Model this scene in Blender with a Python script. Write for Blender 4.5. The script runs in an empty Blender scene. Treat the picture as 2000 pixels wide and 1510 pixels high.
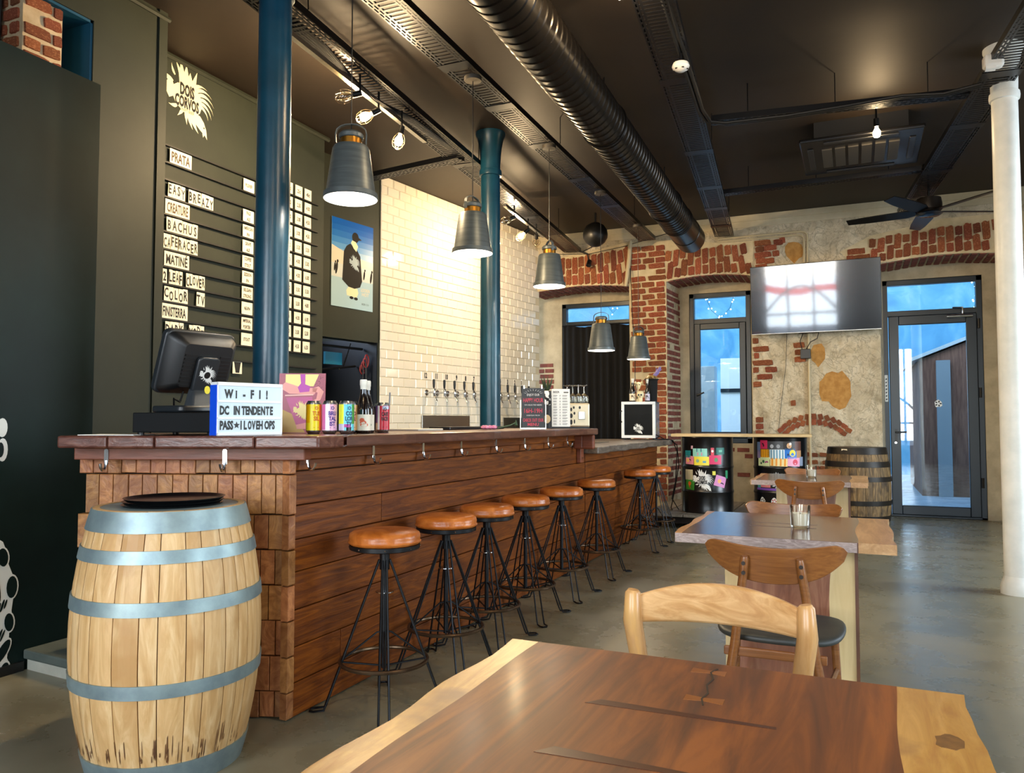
import bpy, math, random
from mathutils import Vector, Matrix
rnd = random.Random(11)
S = bpy.context.scene
COL = S.collection
PI = math.pi
V = Vector

# ---------------------------------------------------------------- camera, world, light, exposure
cam = bpy.data.cameras.new('camera')
cam.sensor_width = 36.0
cam.lens = 1510 / 2000 * 36.0
cam.clip_start = 0.05
camo = bpy.data.objects.new('camera', cam)
COL.objects.link(camo)
_r = V((0.91376471, 0.40624383, 0.0)); _d = V((-0.0182759, 0.04110801, -0.99898755)); _f = V((-0.40583253, 0.91283957, 0.04498752))
_m = Matrix.Identity(4)
for i in range(3):
    _m[i][0] = _r[i]; _m[i][1] = -_d[i]; _m[i][2] = -_f[i]
_m.translation = V((0, 0, 1.2))
camo.matrix_world = _m
S.camera = camo
S.view_settings.view_transform = 'Standard'
S.view_settings.look = 'None'
S.view_settings.gamma = 1.0
S.view_settings.use_curve_mapping = False
S.view_settings.exposure = 0.76
S.cycles.use_denoising = True
S.cycles.max_bounces = 7
S.cycles.diffuse_bounces = 4
S.cycles.glossy_bounces = 4
S.cycles.transparent_max_bounces = 12
S.cycles.caustics_reflective = False
S.cycles.caustics_refractive = False
S.cycles.sample_clamp_indirect = 6.0

w = bpy.data.worlds.new('sky')
S.world = w
w.use_nodes = True
nt = w.node_tree
bg = nt.nodes['Background']
sky = nt.nodes.new('ShaderNodeTexSky')
sky.sky_type = 'NISHITA'
sky.sun_disc = False
sky.sun_elevation = math.radians(38)
sky.sun_rotation = math.radians(200)
sky.air_density = 1.0
nt.links.new(sky.outputs[0], bg.inputs[0])
bg.inputs[1].default_value = 0.5

def light(name, kind, loc, energy, color, size=0.1, size_y=None, rot=None, spot=None, blend=0.5, aim=None):
    l = bpy.data.lights.new(name, kind)
    l.energy = energy; l.color = color
    if kind == 'AREA':
        l.size = size
        l.spread = math.radians(115)
        if size_y: l.shape = 'RECTANGLE'; l.size_y = size_y
    elif kind in ('POINT', 'SPOT'):
        l.shadow_soft_size = size
    if spot: l.spot_size = math.radians(spot); l.spot_blend = blend
    o = bpy.data.objects.new(name, l); COL.objects.link(o)
    o.location = loc
    if aim is not None:
        o.rotation_euler = (V(aim) - V(loc)).to_track_quat('-Z', 'Y').to_euler()
    elif rot: o.rotation_euler = rot
    return o
DAY = (0.80, 0.91, 1.0)
WARM = (1.0, 0.72, 0.40)
# daylight entering by the tall street windows behind and beside the viewer
light('daylight_front_window', 'AREA', (-2.4, -4.4, 2.2), 100, DAY, 3.2, 3.2, aim=(-2.3, 5, 1.0))
light('daylight_front_window', 'AREA', (1.0, -4.4, 2.2), 100, DAY, 3.0, 3.2, aim=(0.95, 5, 1.0))
light('daylight_side_window', 'AREA', (4.4, 1.4, 2.0), 32, DAY, 2.0, 2.4, aim=(-4, 2.2, 0.3))
light('daylight_side_window', 'AREA', (4.4, 6.6, 2.0), 80, DAY, 2.0, 2.4, aim=(-4, 7, 0.3))

# ---------------------------------------------------------------- materials
def lin(h):
    if isinstance(h, (tuple, list)): return (*h[:3], 1.0)
    h = h.lstrip('#')
    c = [int(h[i:i + 2], 16) / 255 for i in (0, 2, 4)]
    return (*[x / 12.92 if x <= 0.04045 else ((x + 0.055) / 1.055) ** 2.4 for x in c], 1.0)
MATS = {}
def mat(name, c1, c2=None, c3=None, scale=4.0, st=(1, 1, 1), detail=6, dist=0.0, rough=0.5, metal=0.0, bump=0.0, bscale=None, rand=0.0, spec=0.5,
        emit=None, es=0.0, coat=0.0, lo=0.35, hi=0.65, rrough=0.0, hueshift=0.0, spots=None, sscale=8.0, veins=None, vscale=5.0):
    if name in MATS: return MATS[name]
    m = bpy.data.materials.new(name); MATS[name] = m
    m.use_nodes = True
    nt = m.node_tree; N = nt.nodes; L = nt.links
    b = N['Principled BSDF']
    b.inputs['Roughness'].default_value = rough
    b.inputs['Metallic'].default_value = metal
    b.inputs['Specular IOR Level'].default_value = spec
    b.inputs['Coat Weight'].default_value = coat
    b.inputs['Coat Roughness'].default_value = 0.15
    b.inputs['Base Color'].default_value = lin(c1)
    if emit is not None:
        b.inputs['Emission Color'].default_value = lin(emit); b.inputs['Emission Strength'].default_value = es
    if c2 is None and not bump and not rand: return m
    tc = N.new('ShaderNodeTexCoord'); oi = N.new('ShaderNodeObjectInfo')
    add = N.new('ShaderNodeVectorMath'); add.operation = 'MULTIPLY_ADD'
    cmb = N.new('ShaderNodeCombineXYZ')
    for i in range(3): L.new(oi.outputs['Random'], cmb.inputs[i])
    L.new(cmb.outputs[0], add.inputs[0]); add.inputs[1].default_value = (37.0, 53.0, 71.0) if rand >= 0 else (0, 0, 0)
    L.new(tc.outputs['Object'], add.inputs[2])
    mp = N.new('ShaderNodeMapping'); mp.inputs['Scale'].default_value = st
    L.new(add.outputs[0], mp.inputs['Vector'])
    nz = N.new('ShaderNodeTexNoise'); nz.inputs['Scale'].default_value = scale; nz.inputs['Detail'].default_value = detail
    nz.inputs['Roughness'].default_value = 0.6; nz.inputs['Distortion'].default_value = dist
    L.new(mp.outputs[0], nz.inputs['Vector'])
    col = None
    if c2 is not None:
        rp = N.new('ShaderNodeValToRGB')
        e = rp.color_ramp.elements
        e[0].position = lo; e[0].color = lin(c1); e[1].position = hi; e[1].color = lin(c2)
        if c3 is not None:
            x = e.new((lo + hi) / 2); x.color = lin(c3)
        L.new(nz.outputs['Fac'], rp.inputs[0]); col = rp.outputs[0]
    if spots is not None:
        n2 = N.new('ShaderNodeTexNoise'); n2.inputs['Scale'].default_value = sscale; n2.inputs['Detail'].default_value = 4
        L.new(add.outputs[0], n2.inputs['Vector'])
        r2 = N.new('ShaderNodeValToRGB'); r2.color_ramp.elements[0].position = 0.58; r2.color_ramp.elements[1].position = 0.70
        L.new(n2.outputs['Fac'], r2.inputs[0])
        mx = N.new('ShaderNodeMix'); mx.data_type = 'RGBA'
        L.new(r2.outputs[0], mx.inputs[0])
        if col is not None: L.new(col, mx.inputs[6])
        else: mx.inputs[6].default_value = lin(c1)
        mx.inputs[7].default_value = lin(spots); col = mx.outputs[2]
    if veins is not None:
        for vs_, k_ in ((vscale, .030), (vscale * 2.3, .022)):
            n3 = N.new('ShaderNodeTexNoise'); n3.inputs['Scale'].default_value = vs_; n3.inputs['Detail'].default_value = 3; n3.inputs['Distortion'].default_value = 1.3
            L.new(add.outputs[0], n3.inputs['Vector'])
            s1 = N.new('ShaderNodeMath'); s1.operation = 'SUBTRACT'; s1.inputs[1].default_value = .5; L.new(n3.outputs['Fac'], s1.inputs[0])
            s2 = N.new('ShaderNodeMath'); s2.operation = 'ABSOLUTE'; L.new(s1.outputs[0], s2.inputs[0])
            s3 = N.new('ShaderNodeMapRange'); s3.inputs[1].default_value = .0; s3.inputs[2].default_value = k_; s3.inputs[3].default_value = .75; s3.inputs[4].default_value = 0; L.new(s2.outputs[0], s3.inputs[0])
            s4 = N.new('ShaderNodeMath'); s4.operation = 'MULTIPLY'; L.new(s3.outputs[0], s4.inputs[0]); L.new(nz.outputs['Fac'], s4.inputs[1])
            mx = N.new('ShaderNodeMix'); mx.data_type = 'RGBA'; L.new(s4.outputs[0], mx.inputs[0])
            if col is not None: L.new(col, mx.inputs[6])
            mx.inputs[7].default_value = lin(veins); col = mx.outputs[2]
    if abs(rand) > 0:
        hs = N.new('ShaderNodeHueSaturation')
        mr = N.new('ShaderNodeMapRange'); mr.inputs[3].default_value = 1 - abs(rand); mr.inputs[4].default_value = 1 + abs(rand)
        L.new(oi.outputs['Random'], mr.inputs[0]); L.new(mr.outputs[0], hs.inputs['Value'])
        if hueshift:
            ml = N.new('ShaderNodeMath'); ml.operation = 'MULTIPLY'; ml.inputs[1].default_value = 7.31
            fr = N.new('ShaderNodeMath'); fr.operation = 'FRACT'
            L.new(oi.outputs['Random'], ml.inputs[0]); L.new(ml.outputs[0], fr.inputs[0])
            m2 = N.new('ShaderNodeMapRange'); m2.inputs[3].default_value = 0.5 - hueshift; m2.inputs[4].default_value = 0.5 + hueshift
            L.new(fr.outputs[0], m2.inputs[0]); L.new(m2.outputs[0], hs.inputs['Hue'])
        if col is not None: L.new(col, hs.inputs['Color'])
        else: hs.inputs['Color'].default_value = lin(c1)
        col = hs.outputs[0]
    if col is not None: L.new(col, b.inputs['Base Color'])
    if rrough:
        m3 = N.new('ShaderNodeMapRange'); m3.inputs[3].default_value = rough - rrough; m3.inputs[4].default_value = rough + rrough
        m3.inputs[1].default_value = 0.3; m3.inputs[2].default_value = 0.7
        L.new(nz.outputs['Fac'], m3.inputs[0]); L.new(m3.outputs[0], b.inputs['Roughness'])
    if bump:
        src = nz
        if bscale:
            src = N.new('ShaderNodeTexNoise'); src.inputs['Scale'].default_value = bscale; src.inputs['Detail'].default_value = 5
            L.new(mp.outputs[0], src.inputs['Vector'])
        bp = N.new('ShaderNodeBump'); bp.inputs['Strength'].default_value = min(1.0, bump); bp.inputs['Distance'].default_value = 0.01 * max(1.0, bump)
        L.new(src.outputs['Fac'], bp.inputs['Height']); L.new(bp.outputs[0], b.inputs['Normal'])
    return m

def glassmat(name, tint='#ffffff', refl=0.12, rough=0.02):
    if name in MATS: return MATS[name]
    m = bpy.data.materials.new(name); MATS[name] = m; m.use_nodes = True
    nt = m.node_tree; N = nt.nodes; L = nt.links
    N.remove(N['Principled BSDF'])
    tr = N.new('ShaderNodeBsdfTransparent'); tr.inputs[0].default_value = lin(tint)
    gl = N.new('ShaderNodeBsdfGlossy'); gl.inputs['Roughness'].default_value = rough
    fr = N.new('ShaderNodeLayerWeight'); fr.inputs[0].default_value = 0.25
    mr = N.new('ShaderNodeMapRange'); mr.inputs[3].default_value = refl; mr.inputs[4].default_value = 0.8
    L.new(fr.outputs['Fresnel'], mr.inputs[0])
    mx = N.new('ShaderNodeMixShader')
    L.new(mr.outputs[0], mx.inputs[0]); L.new(tr.outputs[0], mx.inputs[1]); L.new(gl.outputs[0], mx.inputs[2])
    L.new(mx.outputs[0], N['Material Output'].inputs[0])
    return m

# ---------------------------------------------------------------- mesh builder
class MB:
    def __init__(s):
        s.v = []; s.f = []; s.mi = []; s.cur = 0
    def add(s, vs, fs):
        o = len(s.v); s.v += [V(p) for p in vs]
        for f in fs: s.f.append([i + o for i in f]); s.mi.append(s.cur)
        return s
    def m(s, i): s.cur = i; return s
    def box(s, x0, x1, y0, y1, z0, z1):
        return s.add([(x0, y0, z0), (x1, y0, z0), (x1, y1, z0), (x0, y1, z0), (x0, y0, z1), (x1, y0, z1), (x1, y1, z1), (x0, y1, z1)],
                     [(3, 2, 1, 0), (4, 5, 6, 7), (0, 1, 5, 4), (1, 2, 6, 5), (2, 3, 7, 6), (3, 0, 4, 7)])
    def ob(s, c, X, Y, Z):      # oriented box: centre, three full-length edge vectors
        c, X, Y, Z = V(c), V(X) / 2, V(Y) / 2, V(Z) / 2
        vs = [c + a * X + b * Y + d * Z for d in (-1, 1) for a, b in ((-1, -1), (1, -1), (1, 1), (-1, 1))]
        return s.add(vs, [(3, 2, 1, 0), (4, 5, 6, 7), (0, 1, 5, 4), (1, 2, 6, 5), (2, 3, 7, 6), (3, 0, 4, 7)])
    def bar(s, p, q, w, t, up=(0, 0, 1)):   # board from p to q, width w across, t along up
        p, q = V(p), V(q); d = q - p; U = V(up); W = d.cross(U).normalized()
        U = W.cross(d).normalized()
        return s.ob((p + q) / 2, d, W * w, U * t)
    def lathe(s, prof, n=24, c=(0, 0, 0), sx=1.0, sy=1.0, M=None, a0=0.0, a1=None, cap=True):
        c = V(c); full = a1 is None; a1 = 2 * PI if full else a1
        k = n if full else n + 1
        vs = []; fs = []
        for r, z in prof:
            for i in range(k):
                a = a0 + (a1 - a0) * i / n
                p = V((r * math.cos(a) * sx, r * math.sin(a) * sy, z))
                vs.append((M @ p if M else p) + c)
        for j in range(len(prof) - 1):
            for i in range(n):
                i2 = (i + 1) % k if full else i + 1
                fs.append((j * k + i, j * k + i2, (j + 1) * k + i2, (j + 1) * k + i))
        if full and cap:
            if prof[0][0] > 1e-6: fs.append(tuple(range(k - 1, -1, -1)))
            if prof[-1][0] > 1e-6: fs.append(tuple((len(prof) - 1) * k + i for i in range(k)))
        return s.add(vs, fs)
    def tube(s, pts, r, n=8, closed=False, cap=True):
        pts = [V(p) for p in pts]; m = len(pts)
        rs = r if isinstance(r, (list, tuple)) else [r] * m
        vs = []; fs = []; U = None
        for i, p in enumerate(pts):
            if closed: t = pts[(i + 1) % m] - pts[i - 1]
            else: t = pts[min(i + 1, m - 1)] - pts[max(i - 1, 0)]
            t.normalize()
            if U is None:
                U = t.orthogonal().normalized()
            else:
                U = (U - t * U.dot(t))
                U = U.normalized() if U.length > 1e-6 else t.orthogonal().normalized()
            W = t.cross(U)
            for k in range(n):
                a = 2 * PI * k / n
                vs.append(p + (U * math.cos(a) + W * math.sin(a)) * rs[i])
        for i in range(m if closed else m - 1):
            j = (i + 1) % m
            for k in range(n):
                k2 = (k + 1) % n
                fs.append((i * n + k, i * n + k2, j * n + k2, j * n + k))
        if cap and not closed:
            fs.append(tuple(range(n - 1, -1, -1))); fs.append(tuple((m - 1) * n + k for k in range(n)))
        return s.add(vs, fs)
    def ring(s, c, R, r, n=32, k=8, M=None):
        c = V(c)
        pts = [c + (M @ V((R * math.cos(2 * PI * i / n), R * math.sin(2 * PI * i / n), 0)) if M else V((R * math.cos(2 * PI * i / n), R * math.sin(2 * PI * i / n), 0))) for i in range(n)]
        return s.tube(pts, r, k, closed=True)
    def prism(s, poly, fn, d0, d1):      # poly of (u,v); fn(u,v,w) -> point; extruded from w=d0 to w=d1 (d1 = front)
        n = len(poly)
        vs = [fn(u, v, d0) for u, v in poly] + [fn(u, v, d1) for u, v in poly]
        fs = [tuple(range(n - 1, -1, -1)), tuple(range(n, 2 * n))] + [(i, (i + 1) % n, n + (i + 1) % n, n + i) for i in range(n)]
        return s.add(vs, fs)
    def pebble(s, poly, fn, d0, d1, inset):  # prism with a chamfered front
        n = len(poly); cu = sum(p[0] for p in poly) / n; cv = sum(p[1] for p in poly) / n
        def ins(p):
            dx, dy = p[0] - cu, p[1] - cv; l = math.hypot(dx, dy) or 1
            k = max(0, 1 - inset / l); return (cu + dx * k, cv + dy * k)
        vs = [fn(u, v, d0) for u, v in poly] + [fn(u, v, d1 - inset * 0.7) for u, v in poly] + [fn(*ins(p), d1) for p in poly]
        fs = [tuple(2 * n + i for i in range(n))]
        for a in (0, n):
            fs += [(a + i, a + (i + 1) % n, a + n + (i + 1) % n, a + n + i) for i in range(n)]
        return s.add(vs, fs)
    def flat(s, poly, fn, w=0.0):
        return s.add([fn(u, v, w) for u, v in poly], [tuple(range(len(poly)))])
    def text(s, txt, fn, x, y, h, maxw=None, align='c', bold=0.0, xs=1.0, w=0.0):
        vs, fs, wd = textmesh(txt, bold)
        k = h; kx = h * xs
        if maxw and wd * kx > maxw: kx = maxw / max(wd, 1e-6)
        x0 = x - (wd * kx / 2 if align == 'c' else wd * kx if align == 'r' else 0)
        return s.add([fn(x0 + a * kx, y + b * k, w) for a, b in vs], fs)
    def build(s, name, mats, parent=None, smooth=False, bevel=0.0, kind=None, label=None, cat=None, group=None, origin=None, seg=2, ang=40):
        me = bpy.data.meshes.new(name)
        if parent is not None:
            o0 = worg(parent)
        elif origin is not None: o0 = V(origin)
        elif s.v:
            xs = [p.x for p in s.v]; ys = [p.y for p in s.v]; zs = [p.z for p in s.v]
            o0 = V(((min(xs) + max(xs)) / 2, (min(ys) + max(ys)) / 2, min(zs)))
        else: o0 = V((0, 0, 0))
        me.from_pydata([p - o0 for p in s.v], [], s.f)
        if not isinstance(mats, (list, tuple)): mats = [mats]
        for q in mats: me.materials.append(q)
        if len(mats) > 1: me.polygons.foreach_set('material_index', s.mi)
        if smooth:
            me.polygons.foreach_set('use_smooth', [True] * len(me.polygons))
            me.set_sharp_from_angle(angle=math.radians(ang))
        me.update()
        o = bpy.data.objects.new(name, me); COL.objects.link(o)
        if parent is not None: o.parent = parent
        else: o.location = o0
        if bevel:
            b = o.modifiers.new('bevel', 'BEVEL'); b.width = bevel; b.segments = seg; b.limit_method = 'ANGLE'; b.angle_limit = math.radians(40)
        tag(o, label, cat, group, kind)
        return o

def worg(o):
    p = V((0, 0, 0))
    while o is not None: p = p + o.location; o = o.parent
    return p
def tag(o, label=None, cat=None, group=None, kind=None):
    if label: o['label'] = label
    if cat: o['category'] = cat
    if group: o['group'] = group
    if kind: o['kind'] = kind
    return o
def thing(name, label, cat, loc=(0, 0, 0), group=None, kind=None):
    o = bpy.data.objects.new(name, None); COL.objects.link(o)
    o.location = loc; o.empty_display_size = 0.1
    return tag(o, label, cat, group, kind)
def dup(o, parent=None, loc=None, rz=None, label=None):
    kids = [c for c in KIDS(o)]
    c = o.copy(); COL.objects.link(c)
    if parent is not None: c.parent = parent
    if loc is not None: c.location = loc
    if rz is not None: c.rotation_euler = (0, 0, rz)
    if label: c['label'] = label
    for k in kids: dup(k, c)
    return c
def KIDS(o): return list(o.children)
def share(name, mesh, parent, loc, rot=None, sc=None):
    o = bpy.data.objects.new(name, mesh); COL.objects.link(o); o.parent = parent; o.location = V(loc) - worg(parent)
    if rot is not None: o.rotation_euler = rot
    if sc is not None: o.scale = sc
    return o
def fr(O, U, Vv):
    O, U, Vv = V(O), V(U).normalized(), V(Vv).normalized(); W = U.cross(Vv)
    return lambda u, v, w=0.0: O + U * u + Vv * v + W * w
_tx = {}
def textmesh(s, bold=0.0):
    if (s, bold) in _tx: return _tx[(s, bold)]
    cu = bpy.data.curves.new('t', 'FONT'); cu.body = s; cu.size = 1.0; cu.offset = bold; cu.resolution_u = 2; cu.fill_mode = 'FRONT' if hasattr(cu, 'fill_mode') else cu.fill_mode
    o = bpy.data.objects.new('t', cu); COL.objects.link(o)
    dg = bpy.context.evaluated_depsgraph_get(); dg.update()
    me = bpy.data.meshes.new_from_object(o.evaluated_get(dg))
    xs = [v.co.x for v in me.vertices] or [0]
    x0 = min(xs)
    r = ([((v.co.x - x0) / 0.73, v.co.y / 0.73) for v in me.vertices], [tuple(p.vertices) for p in me.polygons], (max(xs) - x0) / 0.73)
    bpy.data.objects.remove(o); bpy.data.curves.remove(cu); bpy.data.meshes.remove(me)
    _tx[(s, bold)] = r
    return r
def ell(cx, cy, rx, ry, n=16, a=0.0):
    return [(cx + rx * math.cos(2 * PI * i / n) * math.cos(a) - ry * math.sin(2 * PI * i / n) * math.sin(a),
             cy + rx * math.cos(2 * PI * i / n) * math.sin(a) + ry * math.sin(2 * PI * i / n) * math.cos(a)) for i in range(n)]
def rrect(x0, x1, y0, y1, r, n=4):
    p = []
    for cx, cy, a in ((x1 - r, y1 - r, 0), (x0 + r, y1 - r, PI / 2), (x0 + r, y0 + r, PI), (x1 - r, y0 + r, 1.5 * PI)):
        p += [(cx + r * math.cos(a + PI / 2 * i / n), cy + r * math.sin(a + PI / 2 * i / n)) for i in range(n + 1)]
    return p
def petal(a, r0, r1, wd, bend=0.0, n=7):
    pts = []
    for sgn in (1, -1):
        ts = range(n + 1) if sgn == 1 else range(n, -1, -1)
        for i in ts:
            t = i / n; r = r0 + (r1 - r0) * t; aa = a + bend * t * t
            h = wd * (0.55 + 0.45 * math.sin(PI * min(1, t * 1.3))) * (1 - t ** 4) * sgn
            pts.append((r * math.cos(aa) - h * math.sin(aa), r * math.sin(aa) + h * math.cos(aa)))
    return pts
CROWN = [(-.30, .30), (-.34, .62), (-.45, .95), (-.30, .78), (-.27, 1.06), (-.14, .72), (-.06, 1.0), (.02, .66), (.08, .80), (.16, .58), (.34, .92), (.30, .52), (.36, .30)]
BODY = [(-.52, .22), (-.36, .34), (.36, .34), (.50, .18), (.55, -.05), (.46, -.28), (.30, -.40), (.05, -.50), (-.2, -.42), (-.44, -.26), (-.56, -.05)]
TAILS = [(-1.25, .35, 1.0, .085, .12), (-1.45, .35, .88, .07, .12), (-1.68, .3, .78, .06, .1), (-2.0, .35, .72, .055, -.1), (-2.45, .5, .78, .06, -.2), (-1.05, .4, 1.02, .07, .1)]
WING = [(1.02, .42, .90, .062, -.42), (.80, .42, .98, .062, -.48), (.56, .42, 1.02, .06, -.50), (.32, .42, 1.02, .056, -.50), (.10, .42, .98, .052, -.45), (-.10, .42, .88, .048, -.36)]
HEAD1 = [(.26, -.30), (.48, -.36), (.62, -.50), (.72, -.70), (.76, -.98), (.66, -.86), (.60, -.95), (.56, -.78), (.42, -.70), (.26, -.52)]
HEAD2 = [(-.46, .10), (-.58, .36), (-.74, .44), (-.86, .36), (-.88, .18), (-.84, .02), (-.90, -.14), (-.76, -.06), (-.66, -.20), (-.50, -.10)]
def emblem(white, dark, fn, sc, words=True, w=0.0015):
    S_ = lambda ps: [(x * sc, y * sc) for x, y in ps]
    k = 0
    for ps in [CROWN, BODY, HEAD1, HEAD2] + [petal(a, r0, r1, wd, bd) for a, r0, r1, wd, bd in TAILS + WING] + [petal(2.62, .62, 1.0, .05, .1), petal(2.3, .7, 1.02, .04, -.1)]:
        white.flat(S_(ps), fn, w * (1 - .015 * k)); k += 1
    for ex, ey in ((.63, -.66), (-.76, .28)): dark.flat(ell(ex * sc, ey * sc, .028 * sc, .028 * sc, 8), fn, w * 1.5)
    if words:
        dark.text('DOIS', fn, -.02 * sc, .06 * sc, .34 * sc, maxw=.56 * sc, bold=.05, w=w * 1.6, xs=.5)
        dark.text('CORVOS', fn, -.02 * sc, -.30 * sc, .32 * sc, maxw=.92 * sc, bold=.05, w=w * 1.6, xs=.5)
        dark.text('CRAFT BEER', fn, -.02 * sc, -.42 * sc, .09 * sc, maxw=.58 * sc, w=w * 1.6, xs=.8)
# ---------------------------------------------------------------- palette
m_floor = mat('polished_concrete', '#66614d', '#968f78', '#7f7962', scale=2.4, detail=8, dist=0.15, rough=0.28, rrough=0.05, bump=0.05, bscale=9, rand=-0.001, lo=0.15, hi=0.85)
m_ceil = mat('dark_ceiling_paint', '#1c140c', '#261c11', scale=1.2, rough=0.6, bump=0.05, bscale=14)
m_green = mat('dark_olive_paint', '#282c23', '#2e3228', scale=2.0, spec=.3, rough=0.6, bump=0.04, bscale=30)
m_part = mat('blue_black_paint', '#0a1918', '#0f2220', scale=2.5, spec=.2, rough=0.5, bump=0.04, bscale=24, rand=-0.001)
m_blue = mat('petrol_blue_paint', '#10394b', '#164459', scale=5, rough=0.30, bump=0.10, bscale=26)
m_navy = mat('navy_paint', '#06101c', rough=0.5)
m_niche = mat('niche_blue_paint', '#0d4a66', rough=0.5)
m_white = mat('white_column_paint', '#dfe3df', '#f0f1ec', scale=6, rough=0.38, bump=0.12, bscale=30)
m_plaster = mat('old_lime_plaster', '#b7a88c', '#dccfb4', '#cbbda0', scale=3.2, detail=9, dist=1.2, rough=0.85, bump=4.0, bscale=9, spots='#a39579', sscale=3.1, rand=-0.001, veins='#665a44', vscale=4.2)
m_mortar = mat('cream_mortar', '#c8b68f', '#dccba6', scale=7, rough=0.9, bump=0.7, bscale=18, rand=-0.001)
m_stone = mat('stone_jamb', '#a99c82', '#c4b89c', scale=5, detail=8, rough=0.85, bump=0.6, bscale=12, rand=-0.001)
m_ochre = mat('ochre_undercoat', '#a9783a', '#c3924f', scale=14, rough=0.9, bump=0.8, bscale=25)
m_brick = mat('old_red_brick', '#9c5231', '#bd7650', '#8d492c', scale=9, detail=7, rough=0.88, bump=0.9, bscale=30, rand=0.32, hueshift=0.008)
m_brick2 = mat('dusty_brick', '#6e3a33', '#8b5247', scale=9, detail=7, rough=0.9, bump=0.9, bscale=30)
m_tile = mat('cream_glazed_tile', '#e8e1d0', rough=0.09, rand=0.03, spec=0.6)
m_tileg = mat('cream_glazed_tile_field', '#e8e1d0', rough=0.09, spec=0.6)
m_grout = mat('grout', '#cfc3a6', rough=0.8)
m_black = mat('black_paint', '#0c0c0d', rough=0.4)
m_blackm = mat('black_coated_metal', '#131314', rough=0.34, metal=0.55)
m_trayk = mat('black_tray_metal', '#141519', rough=0.33, metal=0.6)
m_frame = mat('anthracite_aluminium', '#1d262e', rough=0.33, metal=0.2)
m_chrome = mat('chrome', '#d8d8d8', rough=0.13, metal=1.0)
m_steel = mat('brushed_steel', '#a9a69e', '#bdbab2', scale=6, st=(1, 30, 30), rough=0.28, metal=1.0)
m_galv = mat('galvanised_hoop', '#84969a', '#9db0b1', scale=10, rough=0.45, metal=0.55)
m_glass = glassmat('window_glass', '#dcecf2', 0.07)
m_cream = mat('cream_pipe_paint', '#c9b892', rough=0.5)

Z = 3.88; Y1 = 10.35
# ---------------------------------------------------------------- floor, ceiling, plain walls
def struct(mb, name, m, **k): return mb.build(name, m, kind='structure', origin=(0, 0, 0), **k)
struct(MB().box(-7, 5.0, -3.3, 11.3, -0.12, 0), 'floor', m_floor)
struct(MB().box(-7, 5.0, -3.3, 11.3, Z, Z + 0.12), 'ceiling', m_ceil)
b = MB()
for x0, x1 in ((-7, -3.3), (-1.3, 0.1), (1.8, 5.0)): b.box(x0, x1, -3.25, -3.0, 0, Z)
for x0, x1 in ((-3.3, -1.3), (0.1, 1.8)): b.box(x0, x1, -3.25, -3.0, 0, 0.45).box(x0, x1, -3.25, -3.0, 3.35, Z)
struct(b, 'wall_front', m_green)
for i, (x0, x1) in enumerate(((-3.3, -1.3), (0.1, 1.8))):
    b = MB(); xm = (x0 + x1) / 2
    for x in (x0 + .03, xm - .35, xm + .35, x1 - .03): b.box(x - .03, x + .03, -3.16, -3.1, .45, 3.35)
    for z in (.48, 1.15, 3.32): b.box(x0, x1, -3.16, -3.1, z - .03, z + .03)
    b.tube([(x0 + (x1 - x0) * k / 12, -3.13, 1.18 + .75 * math.sin(PI * k / 12)) for k in range(13)], .035, 6)
    struct(b, 'window_%d' % (3 + i), m_frame)
b = MB()
for y0, y1 in ((-3.0, 0.3), (2.5, 5.5), (7.7, 11.3)): b.box(4.5, 4.75, y0, y1, 0, Z)
for y0, y1 in ((0.3, 2.5), (5.5, 7.7)): b.box(4.5, 4.75, y0, y1, 0, 0.6).box(4.5, 4.75, y0, y1, 3.2, Z)
struct(b, 'wall_right', mat('side_wall_paint', '#8c8a80', rough=0.8))
# dark partition by the counter end, with the olive pilaster and the menu wall behind it
part = struct(MB().box(-3.86, -3.70, -3.0, 2.847, 0, 3.018), 'wall_left', m_part)
b = MB()
b.box(-4.9, -4.10, 3.10, 3.62, 0, Z).box(-4.9, -4.10, 0.5, 3.10, 0, 3.0).box(-4.9, -4.10, 0.5, 3.10, 3.58, Z)
b.box(-5.0, -4.545, 3.62, 5.86, 0, Z)
struct(b, 'wall_left', m_green)
struct(MB().box(-4.9, -4.75, 0.5, 3.10, 3.0, 3.58).box(-4.75, -4.11, 3.085, 3.10, 3.0, 3.58).box(-4.75, -4.11, 0.5, 3.10, 3.565, 3.58), 'trim_1', m_niche)
struct(MB().box(-7, -4.9, 0.4, 0.5, 0, Z).box(-7, -3.86, -3.0, -2.9, 0, Z), 'wall_left', m_green)
struct(MB().box(-3.70, -3.685, -2.9, 2.50, 0, .045), 'baseboard_left', m_black)
# cornice cords along the menu wall and pilaster top
struct(MB().tube([(-4.09, 2.6, 3.84), (-4.09, 3.64, 3.84)], .018, 6).tube([(-4.50, 3.66, 3.85), (-4.50, 5.86, 3.85)], .022, 6), 'trim_2', m_green, smooth=True)
struct(MB().box(-4.106, -4.088, 3.56, 3.625, 0, Z), 'trim_3', m_green)

# poster wall and tile wall share one slightly turned plane
A0 = V((-4.186, 10.334, 0)); TD = V((-0.1457, -0.9893, 0))
TW = fr(A0, -TD, (0, 0, 1))            # u runs to the back corner (u = -s), w out of the wall
def twp(s, z, w=0.0): return TW(-s, z, w)
b = MB()
b.prism([(-3.36, 2.04), (-3.36, Z), (-4.75, Z), (-4.75, 2.04)][::-1], TW, -0.14, 0.0)
b.prism([(-3.36, 0), (-3.36, Z), (-3.39, Z), (-3.39, 0)][::-1], TW, -1.0, 0.0)
struct(b, 'wall_left', m_green)
b = MB()
b.prism([(-3.39, 0), (-3.39, 2.2), (-5.6, 2.2), (-5.6, 0)][::-1], TW, -1.1, -1.0)
b.prism([(-3.385, 0), (-3.385, 2.1), (-3.40, 2.1), (-3.40, 0)][::-1], TW, -1.0, -0.01)
struct(b, 'wall_left', m_navy)
tilew = MB()
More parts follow.
